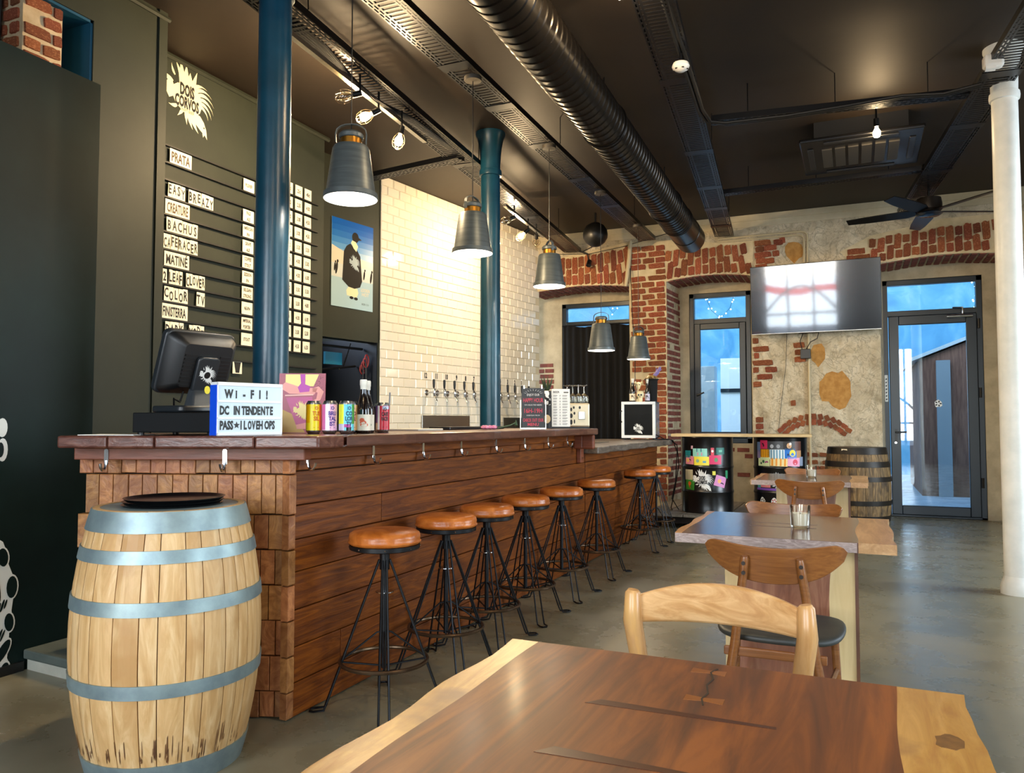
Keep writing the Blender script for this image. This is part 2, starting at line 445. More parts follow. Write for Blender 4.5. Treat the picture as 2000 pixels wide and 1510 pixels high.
tilew.prism([(0.05, 0), (0.05, Z), (-3.36, Z), (-3.36, 0)], TW, -0.2, -0.006)
tilew = struct(tilew, 'wall_left', m_grout)
def tile_mesh(wd, h):
    t = MB()
    t.pebble([(-wd / 2, -h / 2), (wd / 2, -h / 2), (wd / 2, h / 2), (-wd / 2, h / 2)], lambda u, v, w: V((u, -w, v)), -0.006, 0.006, 0.011)
    me = bpy.data.meshes.new('tile'); me.from_pydata(t.v, [], t.f); me.materials.append(m_tile); return me
TM = tile_mesh(0.1965, 0.0965); TH = tile_mesh(0.0965, 0.0965)
tl = []
for r in range(29):
    z = 0.98 + 0.05 + r * 0.1
    s = 3.36; k = 0
    if r % 2: tl.append((s - .05, z, 1)); s -= .1
    while s > 0.1:
        tl.append((s - .1, z, 0)); s -= .2
tl.sort(key=lambda t: -t[0] + 0.25 * abs(t[1] - 2.4))
rzt = math.atan2(-TD.y, -TD.x)
far = MB()
for i, (s, z, half) in enumerate(tl):
    if i < 298:
        share('tile', TH if half else TM, tilew, twp(s, z, 0.0), rot=(0, 0, rzt))
    else:
        wd = .0965 if half else .1965
        far.pebble([(-s - wd / 2, z - .04825), (-s + wd / 2, z - .04825), (-s + wd / 2, z + .04825), (-s - wd / 2, z + .04825)], TW, -0.006, 0.006, 0.011)
far.build('tile_field', m_tileg, tilew, kind='stuff')

# ---------------------------------------------------------------- back wall of brick and plaster
XZ = fr((0, Y1, 0), (1, 0, 0), (0, 0, 1))      # w towards the room
def arcz(x, xa, xb, z0, rise): return z0 + rise * (1 - ((2 * x - xa - xb) / (xb - xa)) ** 2)
OP = [(-4.32, -2.815, 3.06, .06), (-2.315, -1.209, 3.09, .05), (0.29, 1.74, 3.11, .06)]
b = MB()
def pier(x0, x1, s0=0.0, s1=0.0):
    y0, y1 = Y1, 10.97
    b.add([(x0, y0, 0), (x1, y0, 0), (x1 + s1, y1, 0), (x0 - s0, y1, 0), (x0, y0, Z), (x1, y0, Z), (x1 + s1, y1, Z), (x0 - s0, y1, Z)],
          [(3, 2, 1, 0), (4, 5, 6, 7), (0, 1, 5, 4), (1, 2, 6, 5), (2, 3, 7, 6), (3, 0, 4, 7)])
pier(-2.815, -2.315, 0.05, 0.05); pier(-1.209, 0.29, .05, .05); pier(1.74, 5.0, .05)
for xa, xb, z0, ri in OP:
    n = 10
    poly = [(xa + (xb - xa) * i / n, arcz(xa + (xb - xa) * i / n, xa, xb, z0, ri)) for i in range(n + 1)] + [(xb, Z), (xa, Z)]
    b.prism(poly, XZ, -0.62, 0.0)
wb = struct(b, 'wall_back', m_plaster)
# stone surrounds around the frames, at the back of the recesses
b = MB()
b.box(-4.7, -4.04, 10.95, 11.2, 0, 3.3).box(-4.04, -2.94, 10.95, 11.2, 2.965, 3.3).box(-2.94, -2.7, 10.95, 11.2, 0, 3.3)
b.box(-2.35, -2.128, 10.95, 11.2, 0, 3.3).box(-2.128, -1.29, 10.95, 11.2, 2.995, 3.3).box(-1.29, -1.1, 10.95, 11.2, 0, 3.3).box(-2.128, -1.29, 10.97, 11.2, 0, 0.9)
b.box(0.1, 0.33, 10.95, 11.2, 0, 3.3).box(0.33, 1.44, 10.95, 11.2, 3.0, 3.3).box(1.44, 1.95, 10.95, 11.2, 0, 3.3)
b.build('stone_surround', m_stone, wb)
b = MB()
b.prism([(-4.6, 3.72), (4.9, 3.72), (4.9, 3.80), (-4.6, 3.80)], XZ, 0, .012).prism([(-4.6, 3.80), (4.9, 3.80), (4.9, Z - .002), (-4.6, Z - .002)], XZ, 0, .03)
b.build('cornice', mat('cornice_paint', '#c6b896', '#d6c9aa', scale=3, rough=.8), wb)
# pale smooth lime margin around the arches
b = MB()
b.prism([(-2.815, 0.0), (-2.315, 0.0), (-2.315, 3.1), (-1.9, 3.16), (-1.4, 3.15), (-1.2, 3.08), (-1.17, 3.5), (-.75, 3.53), (-1.6, 3.55), (-2.3, 3.66), (-2.85, 3.68), (-3.4, 3.60), (-4.2, 3.5), (-4.2, 3.08), (-3.5, 3.13), (-2.83, 3.08)][::1], XZ, 0, .004)
b.prism([(.0, 3.15), (.3, 3.13), (.9, 3.18), (1.73, 3.14), (1.9, 3.6), (1.0, 3.6), (.2, 3.47), (-.15, 3.3)], XZ, 0, .004)
b.build('mortar_bed', m_mortar, wb)

def brick_mesh(k):
    r = random.Random(k); pts = []
    for (a, c), n in (((-.5, -.5), 4), ((.5, -.5), 2), ((.5, .5), 4), ((-.5, .5), 2)):
        e = {(-.5, -.5): (.5, -.5), (.5, -.5): (.5, .5), (.5, .5): (-.5, .5), (-.5, .5): (-.5, -.5)}[(a, c)]
        for i in range(n):
            t = (i + (.16 if i == 0 else .0)) / n
            pts.append((a + (e[0] - a) * t + r.uniform(-.02, .02), c + (e[1] - c) * t + r.uniform(-.05, .05)))
    t = MB(); t.pebble(pts, lambda u, v, w: V((u, -w, v)), -0.01, 0.016, 0.03)
    for p in t.v: p.y = max(-.016, min(.01, p.y * 1.0))
    me = bpy.data.meshes.new('brick'); me.from_pydata(t.v, [], t.f); me.materials.append(m_brick); return me
BR = [brick_mesh(k) for k in range(8)]
nb = 0
def brick(x, z, wd, h, ang=0.0):
    global nb
    nb += 1
    share('brick', rnd.choice(BR), wb, (x, Y1 - .004, z), rot=(rnd.uniform(-.02, .02), -ang + rnd.uniform(-.02, .02), 0), sc=(wd, 1, h))
# pier: level courses
z = 0.16; r = 0
while z < 3.62:
    cuts = [-2.81, -2.66 if r % 2 else -2.58, -2.46 if r % 2 else -2.315, -2.315]
    if z < .98: cuts = [-2.50 if r % 2 else -2.42, -2.315]
    cuts = sorted(set(cuts))
    for a, c in zip(cuts, cuts[1:]):
        if rnd.random() < .07: continue
        wd = (c - a) - .012
        brick((a + c) / 2 + rnd.uniform(-.006, .006), z + rnd.uniform(-.004, .004), wd * rnd.uniform(.86, 1), .074 * rnd.uniform(.86, 1.03))
    z += .083; r += 1
# arches: voussoirs in two rings
def arch(xa, xb, xo, xe, z0, rise, ztop0, ztop1, step, fan):
    n = int((xe - xo) / step)
    for i in range(n):
        x = xo + (i + .5) * (xe - xo) / n
        zb = arcz(x, xa, xb, z0, rise) + .01; zt = ztop0 + (ztop1 - ztop0) * (x - xo) / (xe - xo) + rnd.uniform(-.02, .02)
        sp = zb + (zt - zb) * (.36 if i % 2 else .62)
        a = fan * ((2 * x - xa - xb) / (xb - xa))
        for q0, q1 in ((zb, sp - .008), (sp + .008, zt)):
            if rnd.random() < .04: continue
            zc = (q0 + q1) / 2
            brick(x + a * (zc - zb) * .9, zc, (xe - xo) / n * rnd.uniform(.82, .93), (q1 - q0) * 1.02, a)
arch(-4.32, -2.815, -4.12, -2.84, 3.07, .06, 3.50, 3.60, .087, .10)
arch(-2.315, -1.209, -2.29, -1.20, 3.10, .05, 3.51, 3.50, .085, .16)
arch(0.29, 1.74, .20, 1.72, 3.13, .06, 3.42, 3.56, .089, .10)
for x, z, wd in ((-1.06, 3.50, .2), (-.87, 3.49, .11), (-1.1, 3.42, .1), (-.97, 3.43, .16), (-1.06, 3.345, .2), (-.9, 3.35, .08), (-1.09, 3.27, .11), (-.98, 3.26, .12), (-.82, 3.51, .07), (-1.08, 3.19, .14),
                 (.04, 3.29, .2), (.10, 3.21, .19), (-.03, 3.21, .08)):
    brick(x, z, wd * 1.05, .072)
for x, z, wd in ((-1.165, 2.235, .07), (-1.10, 2.128, .19), (-1.155, 2.043, .06), (-1.08, 1.95, .24), (-1.165, 1.86, .07), (-.98, 1.86, .14), (-1.06, 1.77, .18), (-1.15, 1.675, .10),
                 (-1.13, 1.22, .09), (-1.13, 1.135, .09), (-1.13, 1.05, .10), (-.64, 2.16, .13), (-.63, 2.07, .12), (-.63, 1.98, .13), (-.72, 1.43, .06)):
    brick(x, z, wd * 1.05, .07)
# low relieving arch by the cask
for i in range(13):
    t = i / 12; a = -1.0 + 2.0 * t
    x = -.48 + .40 * math.sin(a); z = .93 + .30 * math.cos(a)
    for j in range(2):
        brick(x + .07 * j * math.sin(a), z + .07 * j * math.cos(a) - .04, .075, .055, a + PI / 2)
for i in range(8):
    for j in range(3):
        brick(-.78 + i * .105 + rnd.uniform(-.02, .02), .62 + j * .08 + rnd.uniform(-.01, .01), .085, .05, rnd.uniform(-.2, .2))
# reveal and soffit bricks, small and seen on edge
b = MB()
RV = fr((-2.315, Y1, 0), (.05, .6, 0), (0, 0, 1))
z = .2; r = 0
def jit(x0, x1, z0, z1, j=.006): return [(x0 + rnd.uniform(0, j), z0 + rnd.uniform(0, j)), (x1 - rnd.uniform(0, j), z0 + rnd.uniform(0, j)), (x1 - rnd.uniform(0, j), z1 - rnd.uniform(0, j)), (x0 + rnd.uniform(0, j), z1 - rnd.uniform(0, j))]
while z < 3.02:
    u = .01 - (.1 if r % 2 else 0)
    while u < .58:
        wd = rnd.choice((.11, .21, .21))
        u0, u1 = max(.005, u), min(.59, u + wd - .02)
        if u1 - u0 > .04 and rnd.random() > .08: b.pebble(jit(u0, u1, z, z + .06), RV, 0, .012, .008)
        u += wd
    z += .083; r += 1
for xa, xb, z0, ri in OP:
    SF = lambda u, v, w, xa=xa, xb=xb, z0=z0, ri=ri: V((u, Y1 + v, arcz(u, xa, xb, z0, ri) - w))
    x = xa + .02; k = 0
    while x < xb - .09:
        v = .01 - (.1 if k % 2 else 0)
        while v < .58:
            wd = rnd.choice((.12, .21))
            v0, v1 = max(.005, v), min(.59, v + wd - .018)
            if v1 - v0 > .04: b.pebble([(p[0], p[1]) for p in jit(x, x + .068, v0, v1)][::-1], SF, 0, .012, .008)
            v += wd
        x += .087; k += 1
z = 1.52
for r in range(7):
    for u0, u1 in ((-4.46, -4.33), (-4.315, -4.17)) if r % 2 else ((-4.40, -4.18),):
        b.pebble(jit(u0, u1, z, z + .062), lambda u, v, w: V((u, 10.95 - w, v)), 0, .012, .008)
    z += .083
for r in range(9):
    for u0 in (-2.1, -1.9, -1.7, -1.5):
        if rnd.random() < .45: b.pebble(jit(u0 + .1 * (r % 2), u0 + .1 * (r % 2) + .17, .1 + r * .085, .16 + r * .085), lambda u, v, w: V((u, 10.97 - w, v)), 0, .01, .008)
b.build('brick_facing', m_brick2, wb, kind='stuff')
b = MB()
def blob(cx, cz, rx, rz, n=14, k=1):
    r = random.Random(k); return [(cx + rx * math.cos(2 * PI * i / n) * r.uniform(.7, 1.1), cz + rz * math.sin(2 * PI * i / n) * r.uniform(.7, 1.1)) for i in range(n)]
b.flat(blob(-.22, 1.60, .21, .25, 18, 3), XZ, .005)
b.flat(blob(-.42, 2.03, .09, .15, 12, 5), XZ, .005)
b.flat(blob(-.68, 3.36, .14, .15, 12, 8), XZ, .005)
b.build('plaster_patch', m_ochre, wb, label='ochre undercoat where the old plaster has come off')
# ---------------------------------------------------------------- windows, door, street behind
def opening(name, x0, x1, z0, z1, ztr, sash=True, sill=0.07):
    t = thing(name, None, None, ((x0 + x1) / 2, 11.0, z0), kind='structure')
    F = .065
    b = MB()
    b.box(x0, x0 + F, 10.96, 11.06, z0, z1).box(x1 - F, x1, 10.96, 11.06, z0, z1).box(x0, x1, 10.96, 11.06, z1 - F, z1).box(x0, x1, 10.96, 11.06, z0, z0 + sill).box(x0, x1, 10.962, 11.06, ztr - .035, ztr + .035)
    b.build('window_frame' if sash else 'door_frame', m_frame, t, bevel=.006)
    MB().box(x0 + F, x1 - F, 11.005, 11.011, ztr + .035, z1 - F).build('pane', m_glass, t)
    return t, F
w1, F = opening('window_1', -4.04, -2.94, 0.0, 2.965, 2.66)
MB().box(-3.97, -3.01, 11.005, 11.011, .07, 2.62).build('pane', m_glass, w1)
w2, F = opening('window_2', -2.128, -1.295, 0.9, 2.995, 2.60)
def leaf(t, name, x0, x1, z0, z1, W, yf=10.935, bot=None):
    b = MB(); bot = bot or W
    b.box(x0, x0 + W, yf, yf + .06, z0, z1).box(x1 - W, x1, yf, yf + .06, z0, z1).box(x0 + W, x1 - W, yf, yf + .06, z1 - W, z1).box(x0 + W, x1 - W, yf, yf + .06, z0, z0 + bot)
    s = b.build(name, m_frame, t, bevel=.008)
    MB().box(x0 + W, x1 - W, yf + .03, yf + .036, z0 + bot, z1 - W).build('pane', m_glass, s)
    return s
s = leaf(w2, 'sash', -2.06, -1.36, .97, 2.565, .085)
hd = MB().ob((-2.02, 10.925, 1.56), (.03, 0, 0), (0, .03, 0), (0, 0, .06)).tube([(-2.02, 10.92, 1.56), (-2.02, 10.89, 1.56), (-1.92, 10.88, 1.60)], .011, 8).build('handle', m_black, s, smooth=True)
d1, F = opening('door_1', .33, 1.44, 0.0, 2.998, 2.57, sash=False, sill=.03)
s = leaf(d1, 'door_leaf', .40, 1.375, .03, 2.535, .115)
MB().ob((.46, 10.93, 1.02), (.03, 0, 0), (0, .012, 0), (0, 0, .16)).tube([(.46, 10.92, 1.06), (.46, 10.88, 1.06), (.58, 10.875, 1.065)], .011, 8).build('handle', m_black, s, smooth=True)
b = MB(); b.tube([(.455, 10.934, .93), (.455, 10.915, .93)], .014, 10)
b.build('lock', m_chrome, s, smooth=True)
b = MB(); b.tube([(1.05, 10.90, 2.50), (1.33, 10.90, 2.50)], .024, 12).ob((1.19, 10.92, 2.50), (.06, 0, 0), (0, .05, 0), (0, 0, .05)).tube([(1.22, 10.89, 2.52), (1.22, 10.87, 2.60), (1.12, 10.93, 2.61)], .01, 6)
b.build('door_closer', m_chrome, s, smooth=True, label='chrome tubular door closer')
for zz in (2.40, 1.55, .45):
    MB().tube([(1.395, 10.93, zz - .06), (1.395, 10.93, zz + .06)], .014, 8).build('hinge', m_black, d1, smooth=True)
PD = fr((.94, 10.958, 1.42), (1, 0, 0), (0, 0, 1))
b = MB(); b.m(0).flat(blob(0, 0, .05, .05, 12, 4), PD, .001)
for k in range(5): b.m(1).flat(ell(.026 * math.cos(k * 1.257), .026 * math.sin(k * 1.257), .013, .009, 8, k * 1.257), PD, .002)
b.build('sticker', [mat('sticker_white', '#e6e8e6', rough=.5), m_black], s, label='small white flower sticker on the door glass')
PF_ = fr((.362, 10.958, 1.62), (1, 0, 0), (0, 0, 1))
b = MB(); b.m(0).prism(rrect(-.018, .018, -.17, .17, .004), PF_, 0, .002)
for k in range(7): b.m(1).flat([(-.010, -.15 + k * .043), (.008 - .003 * (k % 3), -.15 + k * .043), (.010, -.128 + k * .043), (-.008, -.132 + k * .043)], PF_, .0026)
b.build('sticker', [mat('sticker_white', '#e6e8e6', rough=.5), m_frame], d1, label='tall narrow white sticker on the door frame')
# curtain
m_curt = mat('black_curtain_cloth', '#08080a', '#0d0d10', scale=9, rough=0.9)
t = thing('curtain', 'long black cloth curtain covering the window beside the tiled wall', 'curtain', (-3.42, 10.9, 0))
n = 90; pts = []
for i in range(n + 1):
    x = -4.0 + 1.12 * i / n
    pts.append((x, 10.905 + .022 * math.sin(i * .75) + .012 * math.sin(i * .31 + 1)))
b = MB()
vs = []; fs = []
for zz, k in ((2.62, .6), (2.3, .9), (1.4, 1.0), (.03, 1.25)):
    for x, y in pts: vs.append((x, 10.905 + (y - 10.905) * k, zz + (.02 * math.sin(x * 9) if zz > 2.6 else 0)))
for j in range(3):
    for i in range(n): fs.append((j * (n + 1) + i, j * (n + 1) + i + 1, (j + 1) * (n + 1) + i + 1, (j + 1) * (n + 1) + i))
b.add(vs, fs); o = b.build('cloth', m_curt, t, smooth=True, ang=180)
md = o.modifiers.new('thick', 'SOLIDIFY'); md.thickness = .004
MB().tube([(-4.02, 10.905, 2.63), (-2.85, 10.905, 2.63)], .01, 8).build('rod', m_black, t, smooth=True)

# street outside
m_pave = mat('street_paving', '#9aa0a2', '#b5babb', scale=3, rough=.9, rand=-.001)
struct(MB().box(-30, 30, 11.3, 60, -.15, -.03), 'pavement', m_pave)
struct(MB().box(-30, 30, -40, -3.25, -.15, -.03), 'pavement', m_pave)
m_fac = mat('sky_blue_facade', '#4a86ac', '#77a8c6', '#5c97bb', scale=1.3, detail=9, dist=1, rough=.85, rand=-.001)  # blue wall added to give the sky's colour behind the glass
t = thing('sky_facade', 'blue house front set across the street in place of blue sky', 'building', (0, 20.0, -.03))
MB().box(-16, 14, 20.0, 26, -.03, 11.5).build('wall', m_fac, t)
for x in (-8.6, -5.4, -2.2, 4.6, 8):
    q = MB().box(x, x + 1.1, 19.95, 20.0, 1.0, 3.0).build('window', mat('pale_blind', '#c7dbe6', rough=.6), t)
    MB().box(x - .1, x, 19.9, 20.0, .9, 3.1).box(x + 1.1, x + 1.2, 19.9, 20.0, .9, 3.1).box(x, x + 1.1, 19.9, 20.0, 3.0, 3.1).build('surround', mat('pale_surround', '#a9c8da', rough=.7), q)
t = thing('shed', 'brown shed with sloping roof seen through the glass door', 'shed', (2.6, 14.6, -.03))
b = MB()
b.prism([(.98, -.03), (4.4, -.03), (4.4, 3.60), (.98, 2.22)], fr((0, 14.5, 0), (1, 0, 0), (0, 0, 1)), -3.0, 0)
b.build('wall', mat('brown_shed_boards', '#6b4a3e', '#8a6555', scale=3, st=(9, 1, 1), rough=.9), t)
MB().prism([(.86, 2.20), (4.5, 3.67), (4.5, 3.73), (.84, 2.25)], fr((0, 14.42, 0), (1, 0, 0), (0, 0, 1)), -3.2, 0).build('roof', mat('pale_roof_edge', '#c9d6dc', rough=.6), t)
MB().box(1.22, 1.42, 14.40, 14.5, -.03, 2.2).build('post', mat('grey_post', '#8d99a2', rough=.8), t)
t = thing('street_post', 'pale concrete pillar standing outside the slim window', 'pillar', (-2.3, 13.6, -.03))
MB().box(-2.43, -2.2, 13.5, 13.75, -.03, 2.15).build('shaft', mat('pale_concrete', '#cfd9de', '#e2e8ea', scale=8, rough=.8), t, bevel=.01)
t = thing('street_panel', 'white panel behind the pillar outside the slim window', 'panel', (-1.6, 15.2, -.03))
MB().box(-2.35, -1.15, 15.1, 15.25, -.03, 2.4).build('panel', mat('white_panel', '#e9eef0', rough=.5), t)
MB().box(-2.35, -1.15, 15.06, 15.1, 1.75, 1.82).build('rail', m_frame, t)
m_led = mat('fairy_bulb', '#fff6dd', emit='#fff2d0', es=6.0)
def garland(label, pts):
    pts = [(pts[0][0], 11.19, pts[0][2] + .12)] + [(p[0], 11.32, p[2]) for p in pts] + ([(pts[-1][0], 11.19, pts[-1][2] + .12)] if pts[-1][2] > 3 else [])
    t = thing('string_lights', label, 'string lights', pts[0], group='fairy lights outside')
    MB().tube(pts, .003, 5).build('wire', m_black, t)
    b = MB()
    for a, c in zip(pts, pts[1:]):
        a, c = V(a), V(c); n = max(2, int((c - a).length / .05))
        for i in range(n):
            p = a.lerp(c, i / n) + V((rnd.uniform(-.03, .03), 0, rnd.uniform(-.03, .03)))
            b.lathe([(0, -.012), (.012, 0), (0, .012)], 5, p)
    b.build('bulbs', m_led, t, kind='stuff')
garland('string of fairy lights hung in a vee outside the slim window', [(-2.0, 11.6, 3.1), (-1.88, 11.6, 2.8), (-1.75, 11.6, 2.68), (-1.62, 11.6, 2.82), (-1.53, 11.6, 3.1)])
garland('string of fairy lights hanging outside the glass door top', [(1.38, 11.6, 3.15), (1.42, 11.6, 2.8), (1.40, 11.6, 2.6)])
garland('string of fairy lights outside the window above the black curtain', [(-3.55, 11.6, 3.1), (-3.35, 11.6, 2.85), (-3.15, 11.6, 3.05)])
# red awning over the street window behind the viewer (met only in the screen's reflection)
t = thing('awning', 'red street awning outside the front window', 'awning', (-2.6, -4.0, 2.4))
MB().prism([(-3.9, 1.98), (-3.4, 1.98), (-2.9, 1.86), (-2.4, 1.80), (-1.9, 1.88), (-1.3, 1.86), (-1.3, 1.68), (-1.9, 1.70), (-2.4, 1.60), (-2.9, 1.64), (-3.4, 1.78), (-3.9, 1.80)], fr((0, -3.9, 0), (1, 0, 0), (0, 0, 1)), -.02, .02).build('cloth', mat('red_awning', '#c8242c', rough=.7), t)
_n = MATS['red_awning'].node_tree; _tr = _n.nodes.new('ShaderNodeBsdfTranslucent'); _tr.inputs[0].default_value = lin('#ff5560'); _n.links.new(_tr.outputs[0], _n.nodes['Material Output'].inputs[0])
# ---------------------------------------------------------------- columns, brick pillar in the niche, step
def column(name, label, x, y, r, m, cap, base=False):
    t = thing(name, label, 'column', (x, y, 0))
    b = MB()
    pr = [(r * 1.07, 0.0), (r * 1.05, 1.0), (r, 2.6), (r * .97, cap - .02)]
    if base: pr = [(r, .12), (r, 1.0), (r * .99, 2.6), (r * .97, cap - .02)]
    b.lathe(pr, 32, (x, y, 0)); b.build('shaft', m, t, smooth=True)
    b = MB()
    b.lathe([(r * .97, cap - .03), (r * 1.12, cap - .025), (r * 1.15, cap), (r * 1.12, cap + .025), (r * 1.0, cap + .03), (r * 1.03, cap + .12), (r * 1.12, cap + .22), (r * 1.32, Z - .06), (r * 1.5, Z - .02), (r * 1.5, Z)], 32, (x, y, 0))
    b.build('capital', m, t, smooth=True)
    if base:
        MB().lathe([(r * 1.28, 0), (r * 1.28, .05), (r * 1.2, .075), (r * 1.1, .10), (r, .125)], 32, (x, y, 0)).build('base', m, t, smooth=True)
    return t
column('column', 'petrol blue iron column rising behind the bar till monitor', -2.815, 3.2, .088, m_blue, 3.50)
column('column', 'petrol blue iron column in front of the tiled tap wall', -3.065, 6.40, .092, m_blue, 3.50)
column('column', 'white painted iron column standing in the open floor near the door', 1.012, 6.40, .085, m_white, 3.52, base=True)
PI2 = fr((-4.13, 0, 0), (0, 1, 0), (0, 0, 1))
pl_ = struct(MB().box(-4.6, -4.14, 2.70, 2.93, 3.0, 3.56), 'brick_pillar', mat('old_mortar', '#b79f7c', '#cdb795', scale=8, rough=.9, bump=.8))
for r in range(7):
    z = 3.02 + r * .08
    for y0, y1 in (((2.705, 2.80), (2.815, 2.92)) if r % 2 else ((2.705, 2.86), (2.875, 2.925))):
        if rnd.random() < .12: continue
        share('brick', rnd.choice(BR), pl_, (-4.144, (y0 + y1) / 2, z + .03), rot=(0, rnd.uniform(-.08, .08), PI / 2), sc=(y1 - y0, 1, .06))
    for x0, x1 in (((-4.30, -4.16), (-4.5, -4.32)) if r % 2 else ((-4.24, -4.16), (-4.45, -4.26))):
        share('brick', rnd.choice(BR), pl_, ((x0 + x1) / 2, 2.704, z + .03), rot=(0, rnd.uniform(-.06, .06), 0), sc=(x1 - x0 - .01, 1, .06))
t = thing('niche_cable', 'dark cable hanging down the brick pillar in the high niche', 'cable', (-4.3, 2.66, 3.0))
MB().tube([(-4.29, 2.67, 3.57), (-4.30, 2.67, 3.3), (-4.34, 2.67, 3.02)], .014, 8).build('cable', m_black, t, smooth=True)
t = thing('step', 'low stone step with pale riser at the foot of the dark partition', 'step', (-3.4, 2.75, 0))
XY = lambda u, v, w: V((u, v, w))
MB().prism([(-3.69, 2.52), (-3.0, 2.47), (-2.98, 3.05), (-3.69, 3.05)], XY, 0, .055).build('riser', mat('pale_riser', '#a8a595', '#bdbaa9', scale=6, rough=.8), t)
MB().prism([(-3.695, 2.50), (-2.99, 2.45), (-2.97, 3.06), (-3.695, 3.06)], XY, .055, .10).build('tread', mat('slate_tread', '#48504a', '#5a625b', scale=6, rough=.6), t, bevel=.008)
t = thing('floor_box', 'black flat box with pale edge standing on the stone step', 'box', (-3.4, 2.75, .10))
MB().prism([(-3.50, 2.62), (-3.2, 2.60), (-3.2, 2.64), (-3.50, 2.66)], XY, .10, .27).build('panel', m_black, t, bevel=.003)
MB().prism([(-3.515, 2.615), (-3.50, 2.615), (-3.50, 2.665), (-3.515, 2.665)], XY, .10, .27).build('edge', mat('pale_edge', '#9aa19c', rough=.5), t)
# white mural painted on the partition
m_mural = mat('white_wall_paint', '#e3e6e2', rough=.5)
MU = fr((-3.70, 0, 0), (0, 1, 0), (0, 0, 1))
b = MB()
body = [(2.20, -.0), (2.452, .0), (2.44, .04), (2.425, .08), (2.43, .14), (2.432, .20), (2.445, .25), (2.44, .30), (2.447, .36), (2.45, .42), (2.44, .47), (2.42, .52), (2.41, .58), (2.39, .63), (2.35, .66), (2.20, .68)]
suck = [(2.392, .557, .024, .044, .15), (2.438, .41, .026, .052, 0), (2.429, .246, .022, .043, .1), (2.403, .115, .022, .058, -.55), (2.415, .035, .018, .026, -.3)]
b.m(0).prism(body, MU, .0, .003)
for cy, cz, ry, rz, an in suck: b.m(0).prism(ell(cy, cz, ry + .007, rz + .008, 18, an), MU, .0, .0031)
for cy, cz, ry, rz, an in suck + [(2.35, .50, .010, .10, .12), (2.375, .42, .007, .07, .12), (2.395, .33, .006, .03, -.3), (2.41, .335, .005, .022, -.3), (2.37, .30, .007, .05, -.35), (2.345, .24, .008, .05, -.4), (2.385, .19, .006, .035, -.4), (2.40, .19, .005, .028, -.4), (2.33, .36, .012, .05, .1), (2.345, .08, .008, .05, -.5)]:
    b.m(1).flat(ell(cy, cz, ry, rz, 16, an), MU, .0042)
b.m(0).prism(ell(2.372, 1.17, .024, .045, 16), MU, 0, .003).prism(ell(2.376, 1.065, .024, .055, 16), MU, 0, .003)
b.m(1).flat(ell(2.365, 1.065, .016, .036, 14), MU, .0042)
t = thing('mural', 'white painted tentacle with round suckers on the dark partition', 'mural', (-3.70, 2.4, .02))
b.build('painting', [m_mural, m_part], t)

# ---------------------------------------------------------------- bar
m_bartop = mat('dark_slab_wood', '#4a2a20', '#6b4233', '#573428', scale=3, st=(9, 1.2, 9), dist=1.2, rough=.28, bump=.1, rand=.08)
m_bartop2 = mat('dark_slab_wood_end', '#553027', '#7a5042', '#643b30', scale=3.5, st=(2, 2, 5), dist=2.5, rough=.26, bump=.2, rand=.12)
m_plank = mat('rust_brown_plank', '#562808', '#86470f', '#6e370a', scale=2.4, st=(14, 1.1, 14), dist=1.4, detail=8, rough=.5, spec=.3, bump=.25, rand=.14)
m_block = mat('end_grain_block', '#8a542c', '#b57a46', '#9f673a', scale=9, dist=3.5, rough=.45, bump=.35, rand=.20, hueshift=.008)
m_apron = mat('red_brown_board', '#6b3620', '#844830', scale=3, st=(1.5, 1.5, 14), dist=1, rough=.42, bump=.15)
m_carc = mat('counter_carcass', '#1c120c', rough=.8)
E0 = V((-2.1, 2.536, 0)); ED = V((.939, .344, 0)); EN = V((.344, -.939, 0))
EP = fr(E0, ED, (0, 0, 1)); FP = fr((-2.1, 0, 0), (0, 1, 0), (0, 0, 1))
bar = thing('bar_counter', 'long timber bar counter with block clad end and plank front', 'counter', (-2.5, 4.2, 0))
MB().prism([(-2.125, 2.56), (-2.125, 6.24), (-2.56, 6.24), (-2.56, 3.0), (-3.0, 2.75), (-2.93, 2.27)], XY, 0, 1.085).build('carcass', m_carc, bar)
zs = [0.004, .14, .283, .432, .586, .717, .855, .996, 1.043]
for i in range(8):
    cuts = [2.54, 6.24]
    if i == 5: cuts = [2.54, 3.176, 6.24]
    elif i in (0, 2): cuts = [2.54, 4.1 + .5 * i, 6.24]
    elif i == 1: cuts = [2.54, 2.86, 4.9, 6.24]
    elif i == 4: cuts = [2.54, 5.0, 6.24]
    for a, c in zip(cuts, cuts[1:]):
        q = MB(); q.prism([(a + .0015, zs[i] + .002), (c - .0015, zs[i] + .002), (c - .0015, zs[i + 1] - .002), (a + .0015, zs[i + 1] - .002)], FP, -.03, rnd.uniform(-.002, .003))
        q.build('plank', m_plank, bar, bevel=.003)
MB().prism([(2.50, 1.043), (6.24, 1.043), (6.24, 1.092), (2.50, 1.092)], FP, -.03, .028).build('apron', m_plank, bar, bevel=.003)
rows = [0.005, .112, .252, .394, .536, .678, .82, .984, 1.06]
for i in range(8):
    n = 14; u = -.885 - (.03 if i % 2 else 0)
    while u < -.004:
        u1 = min(-.002, u + .0632 * rnd.uniform(.93, 1.06))
        if -.01 - u1 < .02: u1 = -.002
        z0, z1 = rows[i] + rnd.uniform(0, .004), rows[i + 1] - .003
        q = MB(); q.pebble([(u + .0015, z0), (u1 - .0015, z0), (u1 - .0015, z1), (u + .0015, z1)], EP, -.03, rnd.uniform(.001, .005), .0035)
        q.build('block', m_block, bar)
        u = u1
for i in range(8):        # rounded corner blocks returning onto the front
    q = MB(); q.pebble([(2.50, rows[i] + .003), (2.54, rows[i] + .003), (2.54, rows[i + 1] - .003), (2.50, rows[i + 1] - .003)], FP, -.03, rnd.uniform(.004, .008), .004)
    q.build('block', m_block, bar)
